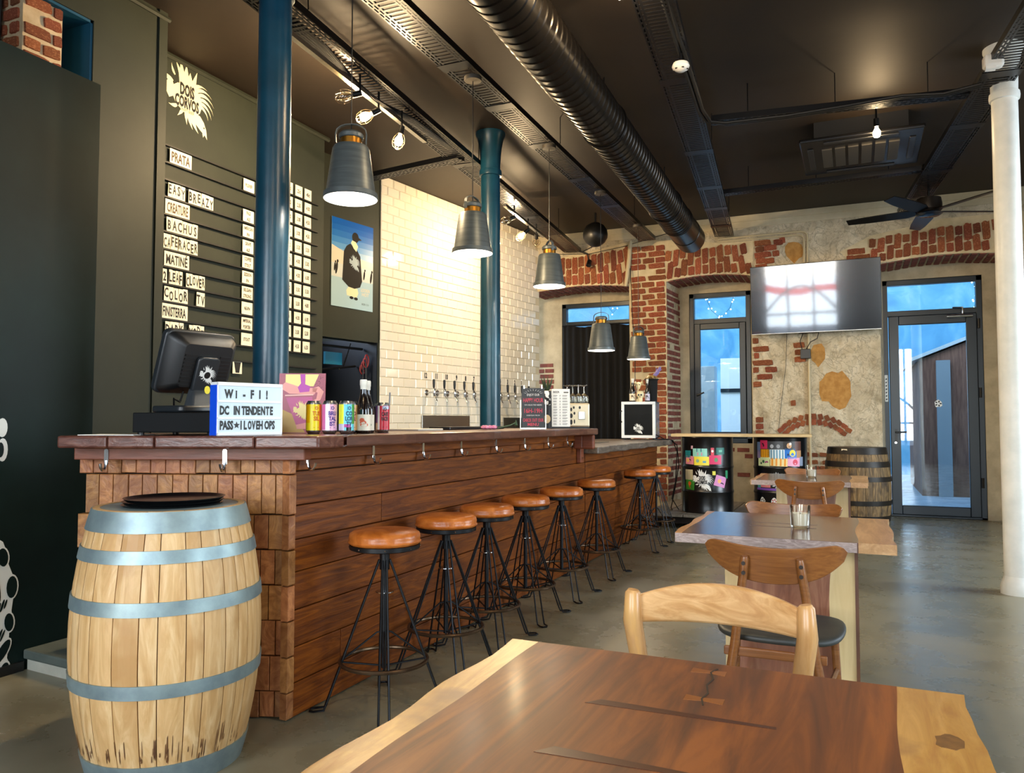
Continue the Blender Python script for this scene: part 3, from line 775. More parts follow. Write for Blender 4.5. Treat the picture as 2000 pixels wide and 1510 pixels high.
q = MB(); q.prism([(-.90, 1.043), (.062, 1.043), (.062, 1.092), (-.90, 1.092)], EP, -.02, .062); q.build('apron', m_apron, bar, bevel=.004)
# live edged top: four slabs
def slab(poly, z0, z1, m, name='top_slab', bev=.008):
    q = MB(); q.prism(poly, XY, z0, z1); return q.build(name, m, bar, bevel=bev)
def EL(t, o): p = E0 + EN * o - ED * t; return (p.x, p.y)
cut = [-.155, .10, .505, .695, .90]
for a, c in zip(cut, cut[1:]):
    j = rnd.uniform(-.004, .004)
    f0 = EL(c - .0012, .172 + j); f1 = EL(a + .0012, .172 + j)
    k0 = EL(c - .0012, -.52); k1 = EL(a + .0012, -.52)
    if a < 0: slab([f0, f1, (-1.905, 2.60), (-2.12, 3.02), k0], 1.094, 1.143, m_bartop2)
    else: slab([f0, f1, k1, k0], 1.094, 1.143, m_bartop2)
pts = []
for i in range(25):
    y = 2.605 + (5.96 - 2.605) * i / 24
    pts.append((-1.90 + .012 * math.sin(i * .9) + rnd.uniform(-.006, .006), y))
slab([(-2.6, 3.18), (-2.125, 3.03)] + pts + [(-2.6, 5.96)], 1.095, 1.143, m_bartop)
MB().ob((-1.965, 5.93, 1.035), (.10, 0, 0), (0, .05, 0), (0, 0, .115)).ob((-2.045, 5.93, 1.035), (.08, 0, 0), (0, .05, 0), (0, 0, .115)).build('end_block', m_apron, bar, bevel=.012)
MB().box(-2.098, -2.062, 6.02, 6.10, .86, 1.06).build('bracket_post', m_apron, bar, bevel=.004)
MB().lathe([(.007, 0), (.007, .004)], 8, (-2.062, 6.06, .90), M=Matrix.Rotation(PI / 2, 3, 'Y')).lathe([(.007, 0), (.007, .004)], 8, (-2.062, 6.06, 1.02), M=Matrix.Rotation(PI / 2, 3, 'Y')).build('screw', m_chrome, bar, smooth=True)
def hook(fn, u):
    q = MB()
    q.prism(rrect(u - .009, u + .009, 1.022, 1.088, .008), fn, .0, .004)
    P = lambda w, z: fn(u, z, w)
    q.tube([P(.004, 1.04), P(.008, 1.015), P(.016, 1.002), P(.03, 1.003), P(.04, 1.015), P(.043, 1.03)], .006, 8)
    q.build('coat_hook', m_chrome, bar, smooth=True)
FA = lambda u, v, w=0: FP(u, v, w + .028)
EA = lambda u, v, w=0: EP(u, v, w + .062)
for y in (2.58, 3.057, 3.514, 3.94, 4.41, 4.869, 5.309, 5.724): hook(FA, y)
for u in (-.76, -.264): hook(EA, u)

low = thing('service_counter', 'lower timber counter with thick live edge top beyond the bar', 'counter', (-2.4, 7.5, 0))
MB().box(-2.8, -2.125, 6.25, 8.82, 0, .93).build('carcass', m_carc, low)
zl = [.004, .14, .283, .432, .586, .717, .855, .928]
for i in range(7):
    for a, c in ((6.25, 7.4 + .3 * (i % 3)), (7.4 + .3 * (i % 3), 8.83)):
        MB().prism([(a + .0015, zl[i] + .002), (c - .0015, zl[i] + .002), (c - .0015, zl[i + 1] - .002), (a + .0015, zl[i + 1] - .002)], FP, -.025, rnd.uniform(-.002, .003)).build('plank', m_plank, low, bevel=.003)
m_low = mat('weathered_live_edge', '#4d443c', '#72675c', '#5e544a', scale=3, st=(10, 1.2, 10), dist=1.5, rough=.42, bump=.3)
pts = []; pts2 = []
for i in range(41):
    y = 6.14 + (8.95 - 6.14) * i / 40
    pts.append((-1.955 + .022 * math.sin(i * .7) + .012 * math.sin(i * 1.9) + rnd.uniform(-.006, .006), y))
q = MB(); q.prism([(-2.85, 6.26), (-2.12, 6.26), (-2.11, 6.14)] + pts + [(-2.1, 9.05), (-2.85, 9.05)], XY, .93, .988); q.build('top_slab', m_low, low, bevel=.01)

# ---------------------------------------------------------------- back counter and taps on the tile wall
bc = thing('back_counter', 'dark counter with steel top running under the beer taps', 'counter', (-4.2, 8.5, 0))
q = MB(); q.prism([(-3.2, 0), (-.1, 0), (-.1, .98), (-3.2, .98)], TW, .01, .52); q.build('cabinet', m_carc, bc)
q = MB(); q.prism([(-3.2, .981), (-.1, .981), (-.1, 1.02), (-3.2, 1.02)], TW, .01, .55); q.build('steel_top', m_steel, bc, bevel=.004)
def splash(s0, s1, z0, z1, label):
    t = thing('splash_plate', label, 'splash plate', twp((s0 + s1) / 2, 1.02, .02))
    q = MB(); q.prism([(-s1, z0), (-s0, z0), (-s0, z1), (-s1, z1)], TW, .012, .024); q.build('plate', m_steel, t, bevel=.003)
splash(1.72, 2.66, 1.022, 1.27, 'steel splash plate against the tiles under the six clustered taps')
splash(.35, .95, 1.022, 1.25, 'steel splash plate against the tiles under the taps past the column')
t = thing('drip_tray', 'long steel drip tray below the beer taps', 'tray', twp(1.8, 1.02, .3))
q = MB(); q.prism([(-2.5, 1.021), (-1.0, 1.021), (-1.0, 1.09), (-2.5, 1.09)], TW, .16, .46); q.build('tray', m_steel, t, bevel=.006)
q = MB()
for i in range(30): q.prism([(-2.48 + i * .049, 1.091), (-2.46 + i * .049, 1.091), (-2.46 + i * .049, 1.096), (-2.48 + i * .049, 1.096)], TW, .17, .45)
q.build('grating', m_blackm, t)
tapS = [2.56, 2.36, 2.16, 1.96, 1.77, 1.59, 1.36, 1.17, .98, .80, .62, .44]
def tap_at(s):
    P = lambda w, z, u=0.0: V((u, -w, z))
    return P
tp = thing('beer_tap', 'x', 'tap', (0, 0, 0), 'beer taps on the tiled wall')
Mx = Matrix.Rotation(PI / 2, 3, 'X')
MB().lathe([(.034, 0), (.034, .008), (.02, .014)], 16, (0, 0, 0), M=Mx).tube([(0, -.01, 0), (0, -.10, 0)], .011, 10).build('shank', m_chrome, tp, smooth=True)
MB().lathe([(.0, -.045), (.014, -.045), (.018, -.02), (.022, 0), (.019, .02), (.012, .045), (.0, .05)], 14, (0, -.115, 0)).tube([(0, -.115, -.03), (0, -.135, -.065), (0, -.155, -.105)], [.012, .010, .009], 10).build('faucet', m_chrome, tp, smooth=True)
MB().lathe([(.007, .045), (.012, .06), (.015, .10), (.015, .145), (.008, .152), (0, .152)], 12, (0, -.11, 0)).build('handle', m_black, tp, smooth=True, label='black tap lever')
NW = 'twelve eleven ten nine eight seven six five four three two one'.split()
NB = ['12', '11', '10', '9', '8', '7', '6', '5', '4', '3', '2', '1']
for i, s in enumerate(tapS):
    lab = f'chrome wall tap with black lever under tile number {NW[i]}'
    o = tp if i == 0 else dup(tp)
    o.location = twp(s, 1.535, .001); o.rotation_euler = (0, 0, rzt); o['label'] = lab
b = MB()
for i, s in enumerate(tapS): b.text(NB[i], TW, -s - .02, 1.705, .06, xs=.7, bold=.05, w=.0075)
b.build('tap_numbers', m_black, tilew, label='black numbers printed on the tiles above the taps')

# pass-through gear by the tiles
t = thing('hanging_rack', 'dark rail rack with glinting gear in the opening under the poster', 'rack', twp(3.8, 1.9, -.35))
q = MB()
P = lambda s, z, w: twp(s, z, w)
q.tube([P(4.5, 1.98, -.2), P(3.42, 1.98, -.2)], .014, 8).tube([P(4.5, 1.80, -.3), P(3.9, 1.74, -.3), P(3.42, 1.80, -.3)], .012, 8).tube([P(4.3, 2.03, -.2), P(4.3, 1.78, -.3)], .008, 6).tube([P(3.6, 2.03, -.2), P(3.6, 1.78, -.3)], .008, 6)
q.build('rail', m_black, t, smooth=True)
q = MB(); q.prism([(-3.86, 1.80), (-3.62, 1.80), (-3.62, 1.93), (-3.86, 1.93)], TW, -.33, -.30); q.build('panel', mat('teal_panel', '#1d6f8c', rough=.3), t)
for s, z in ((4.12, 1.92), (4.11, 1.85), (3.74, 1.75)):
    q = MB(); q.lathe([(0, -.012), (.01, 0), (0, .012)], 8, P(s, z, -.22)); q.build('clip', m_chrome, t, smooth=True)
t = thing('hanging_cable', 'coiled red and black cable hanging beside the tile edge', 'cable', P(3.46, 1.6, -.1))
pts = [P(3.47 + .035 * math.cos(i * .55), 1.86 + .06 * math.sin(i * .55) - .003 * i, -.08 - .002 * i) for i in range(40)]
MB().tube(pts, .007, 6).build('coil', mat('red_cord', '#8e2a2a', rough=.5), t, smooth=True)
MB().tube([P(3.47, 1.82, -.1), P(3.46, 1.5, -.1), P(3.44, 1.05, -.1)], .012, 6).tube([P(3.49, 1.82, -.11), P(3.52, 1.5, -.11), P(3.56, 1.05, -.11)], .008, 6).build('lead', m_black, t, smooth=True)

# ---------------------------------------------------------------- menu wall
m_slat = mat('black_slat', '#100f0b', rough=.5)
m_card = mat('cream_card', '#efe6cc', rough=.5)
m_ink = mat('black_ink', '#14110d', rough=.6)
m_inkb = mat('brown_ink', '#4b3217', rough=.6)
MW = fr((-4.50, 0, 0), (0, 1, 0), (0, 0, 1))
mb_ = thing('menu_board', 'dark olive beer menu board with thirteen black letter rails', 'menu board', (-4.52, 4.8, 1.5))
MB().box(-4.545, -4.505, 3.95, 5.80, 1.45, 3.86).build('panel', m_green, mb_)
SZ = [3.19 - .1255 * i for i in range(13)]
for z in SZ: MB().box(-4.506, -4.478, 3.955, 5.70, z - .012, z).build('slat', m_slat, mb_)
def card(y0, y1, z0, z1, txt, label, name, cat, group, ink=m_ink, hgt=None, lines=None, xs=.58, bold=.03, tilt=0.0, ty=0.0):
    t = thing(name, label, cat, (-4.485, (y0 + y1) / 2, z0), group)
    MB().prism([(y0, z0), (y1, z0), (y1 + tilt, z1), (y0 + tilt, z1)], MW, .012, .016).build('card', m_card, t)
    q = MB(); ls = lines or [txt]; n = len(ls); H = (z1 - z0)
    for k, l in enumerate(ls):
        h = hgt or H * .66 / n
        yc = z0 + H * (n - k - .5) / n - h / 2 + ty
        q.text(l, MW, (y0 + y1) / 2, yc, h, maxw=(y1 - y0) * .86, xs=xs, bold=bold, w=.0166)
    q.build('lettering', ink, t)
HB = .106
def row(i): return SZ[i + 1] + .001
def word(i, y0, y1, txt, ink=m_ink):
    card(y0, y1, row(i), row(i) + HB, txt, f'cream card reading {txt} on the dark menu board', 'word_card', 'menu card', 'word cards on the menu board', ink)
def letters(i, y0, y1, txt, jum=0.0):
    n = len(txt); p = (y1 - y0) / n
    ordn = ['first', 'second', 'third', 'fourth', 'fifth', 'sixth', 'seventh']
    for k, ch in enumerate(txt):
        card(y0 + p * k + .0012, y0 + p * (k + 1) - .0012, row(i), row(i) + HB * rnd.uniform(.94, 1.0), ch, f'cream letter tile {ch}, {ordn[k]} letter of {txt} on the menu board', 'letter_tile', 'letter tile', 'letter tiles on the menu board',
             tilt=rnd.uniform(-.003, .003), ty=rnd.uniform(-jum, jum), bold=.035)
word(0, 4.017, 4.216, 'PRATA', m_inkb)
letters(2, 4.005, 4.162, 'EASY', .012); letters(2, 4.192, 4.435, 'BREAZY', .012)
word(3, 3.985, 4.206, 'CREATURE', m_inkb)
letters(4, 4.0, 4.285, 'BACHUS')
letters(5, 3.975, 4.105, 'CAFE', .010); letters(5, 4.108, 4.29, 'RACER', .010)
word(6, 3.985, 4.21, 'MATINÉ')
letters(7, 3.97, 4.015, '2'); letters(7, 4.028, 4.15, 'LEAF', .008); letters(7, 4.185, 4.365, 'CLOVER', .008)
letters(8, 3.988, 4.205, 'COLOR', .012); letters(8, 4.285, 4.367, 'TV', .008)
word(9, 3.965, 4.205, 'FINISTERRA')
letters(10, 4.005, 4.17, 'DARK'); letters(10, 4.22, 4.365, 'MODE', .012)
STY = {0: ['PILSNER'], 2: ['PALE', 'ALE'], 3: ['AMERICAN', 'IPA'], 4: ['GRAPE', 'ALE'], 5: ['COFFEE', 'STOUT'], 6: ['SESSION', 'IPA'], 7: ['BELGIAN', 'STRONG'], 8: ['NE-IPA'], 9: ['IMPERIAL', 'PORTER'], 10: ['STOUT']}
BEER = ['PRATA', 'the empty rail', 'EASY BREAZY', 'CREATURE', 'BACHUS', 'CAFE RACER', 'MATINÉ', '2 LEAF CLOVER', 'COLOR TV', 'FINISTERRA', 'DARK MODE']
for i, ls in STY.items():
    card(4.752, 4.872, row(i), row(i) + .10, None, f'cream style card reading {" ".join(ls)} in the row of {BEER[i]}', 'style_card', 'menu card', 'style cards on the menu board', lines=ls, hgt=.028)
for k, (y0, cl) in enumerate(((5.255, '20'), (5.383, '25'), (5.508, '40'))):
    card(y0, y0 + .092, SZ[0] + .001, SZ[0] + .10, cl + 'cl', f'cream tile reading {cl} cl heading the {("first", "middle", "outer")[k]} price column', 'price_tile', 'price tile', 'price tiles on the menu board', hgt=.035)
PR = [['2.00', '2.50', '4.00'], ['2.00', '3.00', '4.50'], ['2.20', '3.00', '4.50'], ['2.50', '3.50', '5.50'], ['2.50', '4.00', '5.00'], ['2.50', '4.00', '6.00'], ['2.50', '3.50', '5.50'], ['2.50', '3.50', '4.80'], ['3.00', '4.00', '6.00'], ['2.50', '3.50', '5.50'], ['3.00', '4.50', '6.50']]
for i in range(11):
    for k, y0 in enumerate((5.255, 5.383, 5.508)):
        card(y0 + rnd.uniform(-.004, .004), y0 + .092, row(i), row(i) + .10, PR[i][k], f'cream price tile {PR[i][k]} in the {("first", "middle", "outer")[k]} price column, row of {BEER[i]}', 'price_tile', 'price tile', 'price tiles on the menu board', hgt=.036, tilt=rnd.uniform(-.003, .003))
t = thing('picture_card', 'cream card with a black beer glass picture low on the menu board', 'menu card', (-4.485, 4.72, 1.69))
MB().prism([(4.665, 1.578), (4.765, 1.578), (4.765, 1.678), (4.665, 1.678)], MW, .012, .016).build('card', m_card, t)
MB().flat([(4.695, 1.585), (4.735, 1.585), (4.752, 1.67), (4.678, 1.67)], MW, .0166).build('glass_picture', m_ink, t)
t = thing('wall_logo', 'cream splash shaped bird logo lettered in black on the menu board top', 'logo', (-4.5, 4.19, 3.4))
wq, dq = MB(), MB()
emblem(wq, dq, lambda u, v, w=0: MW(4.185 + u * 1.0, 3.60 + v, w - .004), .255)
wq.build('splash', mat('cream_paint', '#efe4bd', rough=.55), t); dq.build('lettering', m_ink, t)
# poster
t = thing('poster', 'penguin photo poster in blue and ice white on the dark wall beside the tiles', 'poster', twp(3.79, 2.36, .004))
b = MB()
PO = lambda u, v, w=0: twp(4.09 - u, 2.362 + v, .004 + w)
b.prism([(0, 0), (.605, 0), (.605, .903), (0, .903)], PO, 0, .003); b.build('sheet', mat('poster_ice', '#a9c6cf', rough=.25), t)
cols = ['#0f5bb0', '#1763b6', '#2470bd', '#3a83c6', '#5a9ad0', '#86b3d6']
for i, c in enumerate(cols):
    MB().flat([(0, .90 - (i + 1) * .062), (.605, .90 - (i + 1) * .062), (.605, .903 - i * .062), (0, .903 - i * .062)], PO, .0034).build('sky_band', mat('poster_sky_%d' % i, c, rough=.25), t)
b = MB(); b.flat([(0, .50), (0, .62), (.12, .585), (.3, .55), (.45, .53), (.605, .52), (.605, .44), (0, .44)], PO, .0038); b.build('snow_hill', mat('poster_snow', '#d8cdb4', rough=.3), t)
b = MB(); b.flat([(0, .30), (.605, .30), (.605, .46), (0, .46)], PO, .0036); b.build('snow_field', mat('poster_field', '#c9cdc6', rough=.3), t)
b = MB()
b.flat([(.15, .28), (.17, .58), (.21, .64), (.26, .67), (.36, .62), (.41, .56), (.44, .30), (.41, .235), (.33, .21), (.24, .22)], PO, .0044)
b.flat(ell(.335, .745, .05, .055, 14), PO, .0046).flat([(.36, .765), (.43, .735), (.37, .72)], PO, .0046)
for x, z, s in ((.045, .40, .02), (.07, .39, .028), (.47, .37, .022), (.575, .36, .026)):
    b.flat(ell(x, z, s * .6, s * 2.4, 10, -.15), PO, .0046).flat(ell(x + s * .5, z + s * 2.5, s * .5, s * .6, 8), PO, .0047)
b.flat(ell(.285, .112, .03, .016, 8), PO, .0048).flat(ell(.35, .108, .03, .016, 8), PO, .0048)
b.build('penguin_black', mat('poster_black', '#0d0908', rough=.6, spec=.2), t)
b = MB(); b.flat([(.24, .22), (.21, .18), (.22, .13), (.36, .12), (.385, .17), (.37, .215)], PO, .0042).flat([(.27, .68), (.29, .71), (.34, .70), (.375, .66), (.35, .60), (.31, .63)], PO, .0047); b.build('penguin_white', mat('poster_belly', '#e6dcae', rough=.35), t)
b, b2 = MB(), MB(); emblem(b, b2, lambda u, v, w=0: PO(.325 + u, .475 + v, w + .004), .085, words=False); b.build('jumper_logo', mat('poster_logo', '#8ea3ad', rough=.4), t)
b = MB()
for k, l in enumerate(('LOOKIN', 'HOT')): b.text(l, PO, .49, .195 - k * .045, .036, maxw=.13, w=.0044, bold=.02)
b.build('lettering', mat('poster_letters', '#d6c9a8', rough=.4), t)
b = MB(); b.text('BEER CO', PO, .49, .055, .02, w=.0044); b.build('small_lettering', m_ink, t)
# ---------------------------------------------------------------- things on the bar
TOP = 1.1435
m_pos = mat('till_grey_plastic', '#23272b', rough=.35)
m_posd = mat('till_dark_plastic', '#0d0e10', rough=.45)
a = V((-2.37, 2.36)); ux = V((.93, .368)).normalized(); uy = V((-ux.y, ux.x))
t = thing('cash_drawer', 'black steel cash drawer under the till on the bar end', 'cash drawer', (-2.55, 2.45, TOP))
def XYp(u, v): p = a + ux * u + uy * v; return (p.x, p.y)
MB().prism([XYp(-.33, 0), XYp(0, 0), XYp(0, .36), XYp(-.33, .36)], XY, TOP + .012, TOP + .092).build('case', mat('black_satin_steel', '#07090b', rough=.7, spec=.2), t, bevel=.004)
for u, v in ((-.31, .03), (-.02, .03), (-.02, .33), (-.31, .33)):
    p = XYp(u, v); MB().lathe([(.013, 0), (.013, .014)], 10, (p[0], p[1], TOP)).build('foot', m_black, t)
TZ = TOP + .093
till = t = thing('till_monitor', 'black touch screen till seen from behind with white flower sticker', 'till', (-2.60, 2.52, TZ))
nb_ = V((.986, -.152, 0)); u_ = V((.152, .986, 0))
th = math.radians(20)
nn = (nb_ * math.cos(th) - V((0, 0, 1)) * math.sin(th)).normalized(); vv = (V((0, 0, 1)) * math.cos(th) + nb_ * math.sin(th)).normalized()
MC = V((-2.69, 2.585, 1.455))
MF = lambda u, v, w=0.0: MC + u_ * u + vv * v + nn * w
b = MB(); b.prism(rrect(-.175, .175, -.145, .145, .03), MF, -.045, -.01); b.build('bezel', m_pos, t, bevel=.008, smooth=True)
b = MB(); b.prism(rrect(-.15, .15, -.12, .12, .01), MF, -.047, -.045); b.build('screen', mat('dark_screen', '#05070a', rough=.08), t)
b = MB()
o = [rrect(-.168, .168, -.138, .138, .03), rrect(-.155, .155, -.12, .13, .03), rrect(-.12, .12, -.09, .105, .02)]
vs = []; n = len(o[0])
for pl_, wv in zip(o, (-.01, .03, .062)): vs += [MF(p[0], p[1], wv) for p in pl_]
fs = [tuple(2 * n + i for i in range(n))] + [(k * n + i, k * n + (i + 1) % n, (k + 1) * n + (i + 1) % n, (k + 1) * n + i) for k in (0, 1) for i in range(n)]
b.add(vs, fs); b.build('back_shell', m_posd, t, smooth=True, ang=35)
b = MB()
for i in range(9): b.prism([(-.115, -.085 + i * .017), (-.06, -.085 + i * .017), (-.06, -.077 + i * .017), (-.115, -.077 + i * .017)], MF, .06, .066).prism([(.06, -.085 + i * .017), (.115, -.085 + i * .017), (.115, -.077 + i * .017), (.06, -.077 + i * .017)], MF, .06, .066)
b.build('vent_ribs', m_black, t)
b = MB(); b.prism(rrect(-.055, .055, -.11, .055, .02), MF, .06, .082); b.build('neck_cover', m_pos, t, bevel=.006, smooth=True)
st = MF(0, -.015, .083)
wq, dq = MB(), MB(); SF = lambda u, v, w=0: MF(u, v - .025, .0825 + w)
emblem(wq, dq, SF, .045, words=False, w=.001); dq.flat(ell(0, 0, .016, .016, 10), SF, .0016)
k = wq.build('sticker', mat('sticker_white', '#e6e8e6', rough=.5), t, label='white flower sticker on the till back'); dq.build('sticker_mark', m_black, k)
b = MB(); p0 = MF(0, -.09, .045); p1 = V((-2.585, 2.505, TZ + .02))
b.add([p0 + u_ * s * .035 + d for s in (-1, 1) for d in (nn * .02, -nn * .02)] + [p1 + u_ * s * .06 + d for s in (-1, 1) for d in (nb_ * .03, -nb_ * .04)],
      [(0, 1, 3, 2), (4, 6, 7, 5), (0, 4, 5, 1), (2, 3, 7, 6), (0, 2, 6, 4), (1, 5, 7, 3)])
b.build('neck', mat('till_light_grey', '#3a3f44', rough=.4), t, bevel=.006)
BF = lambda u, v, w=0.0: V((-2.625, 2.505, TZ + w)) + u_ * u + nb_ * v
b = MB(); b.prism(rrect(-.13, .13, -.12, .10, .03), BF, .001, .03); b.build('base', m_pos, t, bevel=.008, smooth=True)
MB().tube([MF(-.06, -.12, .03), MF(-.065, -.17, .03), V((-2.645, 2.415, TZ + .06)), V((-2.665, 2.435, TZ + .02))], .004, 6).build('lead', m_black, t, smooth=True)
q = V((-2.56, 2.515, 1.335)); MB().prism(ell(0, 0, .014, .018, 10), lambda u, v, w: q + u_ * u + V((0, 0, 1)) * v + nb_ * w, 0, .002).build('tag', mat('yellow_tag', '#f2df1e', rough=.5), till, label='small yellow tag on the till neck')

# light box
L0 = V((-2.287, 2.297, TOP)); LU = V((.08, .305, 0)).normalized()
LB = fr(L0, LU, (0, 0, 1)); W_, H_ = .30, .212
t = thing('light_box', 'white letter light box with three lines of wifi text on the bar corner', 'light box', L0 + LU * .15)
b = MB()
b.prism(rrect(0, W_, 0, H_, .006), LB, -.045, -.002)
for z0, z1 in ((0, .012), (.064, .073), (.131, .140), (.197, H_)): b.prism([(.0, z0), (W_, z0), (W_, z1), (.0, z1)], LB, -.003, .003)
b.prism([(0, 0), (.006, 0), (.006, H_), (0, H_)], LB, -.003, .003).prism([(W_ - .006, 0), (W_, 0), (W_, H_), (W_ - .006, H_)], LB, -.003, .003)
b.build('housing', mat('white_box_plastic', '#f1f4f6', rough=.4), t, bevel=.0015)
MB().prism([(-.002, .001), (0.0005, .001), (0.0005, H_ - .012), (-.002, H_ - .012)], LB, -.046, .002).build('side_film', mat('blue_film', '#0f4fe0', rough=.4), t, label='bright blue strip on the box side')
b = MB()
for z0, z1 in ((.012, .064), (.073, .131), (.140, .197)): b.prism([(.006, z0), (W_ - .006, z0), (W_ - .006, z1), (.006, z1)], LB, -.003, -.0012)
b.build('diffuser', mat('pale_blue_diffuser', '#c9dbe6', rough=.25, emit='#cfe4f2', es=.12), t)
b = MB()
for ch, x in zip('Wi-FI!', (.052, .085, .120, .157, .192, .225)): b.text(ch, LB, x, .150, .034 if ch != 'i' else .032, xs=.72, bold=.05, w=.0)
for wd, x, mw in (('DC', .034, .045), ('IN', .088, .035), ('TE', .125, .035), ('N', .150, .02), ('DE', .178, .036), ('N', .208, .02), ('T', .229, .017), ('E', .248, .017)):
    b.text(wd, LB, x, .084, .034, maxw=mw, xs=.6, bold=.05)
for wd, x, mw in (('PASS', .044, .063), ('I', .108, .01), ('L', .127, .014), ('O', .147, .017), ('V', .165, .018), ('EH', .192, .031), ('OPS', .240, .05)):
    b.text(wd, LB, x, .025, .034, maxw=mw, xs=.6, bold=.05)
star = []
for i in range(10):
    r = .0155 if i % 2 == 0 else .0065; an = PI / 2 + i * PI / 5; star.append((.088 + r * math.cos(an), .041 + r * math.sin(an)))
b.flat(star, LB, 0)
b.build('lettering', m_black, t)
# beer art panel
P0_ = V((-2.525, 2.925, TOP)); PU = V((.195, .09, .0)).normalized()
PV = V((-.03, .06, 1)).normalized()
PP = lambda u, v, w=0.0: P0_ + PU * u + PV * v + V((PU.y, -PU.x, 0)) * w
t = thing('art_panel', 'pink and yellow beer mug art panel leaning behind the cans', 'art panel', (-2.42, 2.98, TOP))
b = MB(); b.prism([(0, 0), (.222, 0), (.222, .288), (0, .288)], PP, -.006, 0); b.build('panel', mat('art_rose', '#a84a5e', rough=.4), t)
def art(name, col, *polys, w=.0005):
    b = MB()
    for p in polys: b.flat(p, PP, w)
    b.build(name, mat('art_' + name, col, rough=.4), t)
art('yellow_ground', '#f3e68a', [(.03, .225), (.165, .225), (.19, .283), (.03, .283)], w=.0006)
art('gold_table', '#c9a13c', [(.005, .003), (.13, .003), (.08, .085), (.005, .12)], w=.0006)
art('pink_mug', '#ee9d92', [(.0, .22), (.05, .19), (.17, .185), (.185, .215), (.1, .222), (.03, .245)], [(.16, .13), (.20, .16), (.215, .20), (.19, .225), (.16, .215), (.16, .2), (.185, .195), (.18, .165), (.155, .15)], [(.09, .02), (.17, .02), (.18, .06), (.085, .04)], w=.0012)
art('mug_body', '#c24c86', [(.035, .17), (.16, .175), (.175, .06), (.10, .03), (.085, .04)], w=.0009)
art('magenta_pour', '#b92aa8', [(.10, .283), (.125, .283), (.125, .235), (.15, .225), (.145, .2), (.10, .195), (.09, .22), (.105, .24)], w=.0016)
art('rim_line', '#f6c3b4', [(.03, .178), (.165, .182), (.165, .188), (.03, .184)], w=.0018)
b = MB(); b2 = MB(); emblem(b, b2, lambda u, v, w=0: PP(.115 + u, .105 + v, .0016 + w * .2), .05, words=False); b.build('yellow_splash', mat('art_splash', '#f2df8e', rough=.4), t)
art('speckle', '#7d2d45', *[ell(.195 + rnd.uniform(-.02, .02), .235 + rnd.uniform(-.05, .04), .0025, .0025, 6) for _ in range(26)], w=.0008)

# cans
m_alu = mat('can_aluminium', '#c6c9cc', rough=.25, metal=1.0)
def can(x, y, label, base, bands, words, wcol, r=.033, h=.148, face=None, yaw=0.0):
    t = thing('beer_can', label, 'beer can', (x, y, TOP), 'beer cans on the bar')
    MB().lathe([(0, .004), (r * .72, .0), (r * .82, .002), (r, .014), (r, h - .014), (r * .82, h - .002), (r * .8, h), (r * .74, h - .003), (r * .72, h - .006), (0, h - .006)], 28, (x, y, TOP)).build('shell', m_alu, t, smooth=True)
    MB().lathe([(r + .0004, .016), (r + .0004, h - .016)], 28, (x, y, TOP)).build('wrap', base, t, smooth=True)
    ca = math.atan2(-y, -x) + yaw    # print is turned to the room
    CY = lambda u, v, w=0.0: V((x + (r + .0008 + w) * math.cos(ca + u / r), y + (r + .0008 + w) * math.sin(ca + u / r), TOP + v))
    for k, (u0, u1, v0, v1, col) in enumerate(bands):
        b = MB(); n = 8
        vs = []
        for i in range(n + 1):
            u = u0 + (u1 - u0) * i / n; vs += [CY(u, v0, .0001 * k), CY(u, v1, .0001 * k)]
        b.add(vs, [(2 * i, 2 * i + 2, 2 * i + 3, 2 * i + 1) for i in range(n)]); b.build('print_band', mat('can_' + col.strip('#'), col, rough=.3), t, smooth=True)
    b = MB()
    for i, wd in enumerate(words): b.text(wd, lambda u, v, w=0: CY(u, v, w), .012, h * .56 - i * .023, .019, maxw=.034, xs=.75, bold=.03, w=.0012)
    for i in range(5): b.flat(ell(.012 + .006 * math.cos(i * 1.257), h * .78 + .006 * math.sin(i * 1.257), .003, .003, 6), CY, .0012)
    b.flat([(.0, .028), (.024, .028), (.024, .030), (.0, .030)], CY, .0012)
    b.build('lettering', mat('ink_' + wcol.strip('#'), wcol, rough=.5), t)
    return t
can(-2.215, 2.80, 'yellow beer can nearest the art panel', mat('can_yellow', '#f2e11c', rough=.3), [(-.045, -.018, .05, .132, '#f0b400'), (.026, .05, .016, .132, '#ee7a2a')], ['TUS', 'SIL'], '#d4690f')
can(-2.15, 2.83, 'pale pink beer can with purple lettering', mat('can_pink', '#f0b9d6', rough=.3), [(-.05, -.02, .02, .132, '#d873b4'), (-.02, .0, .016, .132, '#f8e9f2')], ['BRU', 'TAL', 'IST'], '#3a1f8a')
can(-2.085, 2.865, 'cyan and yellow striped beer can in front of the bottle', mat('can_cyan', '#5fd0e0', rough=.3), [(-.05, -.012, .045, .132, '#e6ee3a'), (.024, .05, .045, .132, '#3f9a3c'), (-.05, -.01, .016, .044, '#c9c3d9'), (-.01, .02, .03, .044, '#b0308f'), (.0, .022, .016, .03, '#121212')], ['CO', 'LOR', 'TV'], '#0d3f6b')
can(-2.13, 2.955, 'tan beer can half hidden behind the cyan can', mat('can_tan', '#d9a566', rough=.3), [(-.03, .0, .016, .132, '#e8cf9a')], ['RED', 'EYE'], '#8a1f1f')
can(-2.235, 3.36, 'black and red beer can behind the red can', mat('can_black', '#1c0c0e', rough=.3), [(-.01, .035, .035, .10, '#a3151d')], ['CREA', 'TURE'], '#e02a30')
can(-2.115, 3.20, 'crimson beer can at the end of the can row', mat('can_red', '#c81f38', rough=.3), [(-.06, -.026, .05, .132, '#7e5a9a'), (-.06, -.026, .016, .048, '#e7d3b8'), (-.026, -.014, .016, .132, '#e8e2e4'), (.0, .035, .115, .13, '#b9c6e4')], ['CAFE', 'RACER'], '#1a0c10', h=.148)
m_bot = mat('brown_bottle_glass', '#140a06', rough=.06, coat=.6)
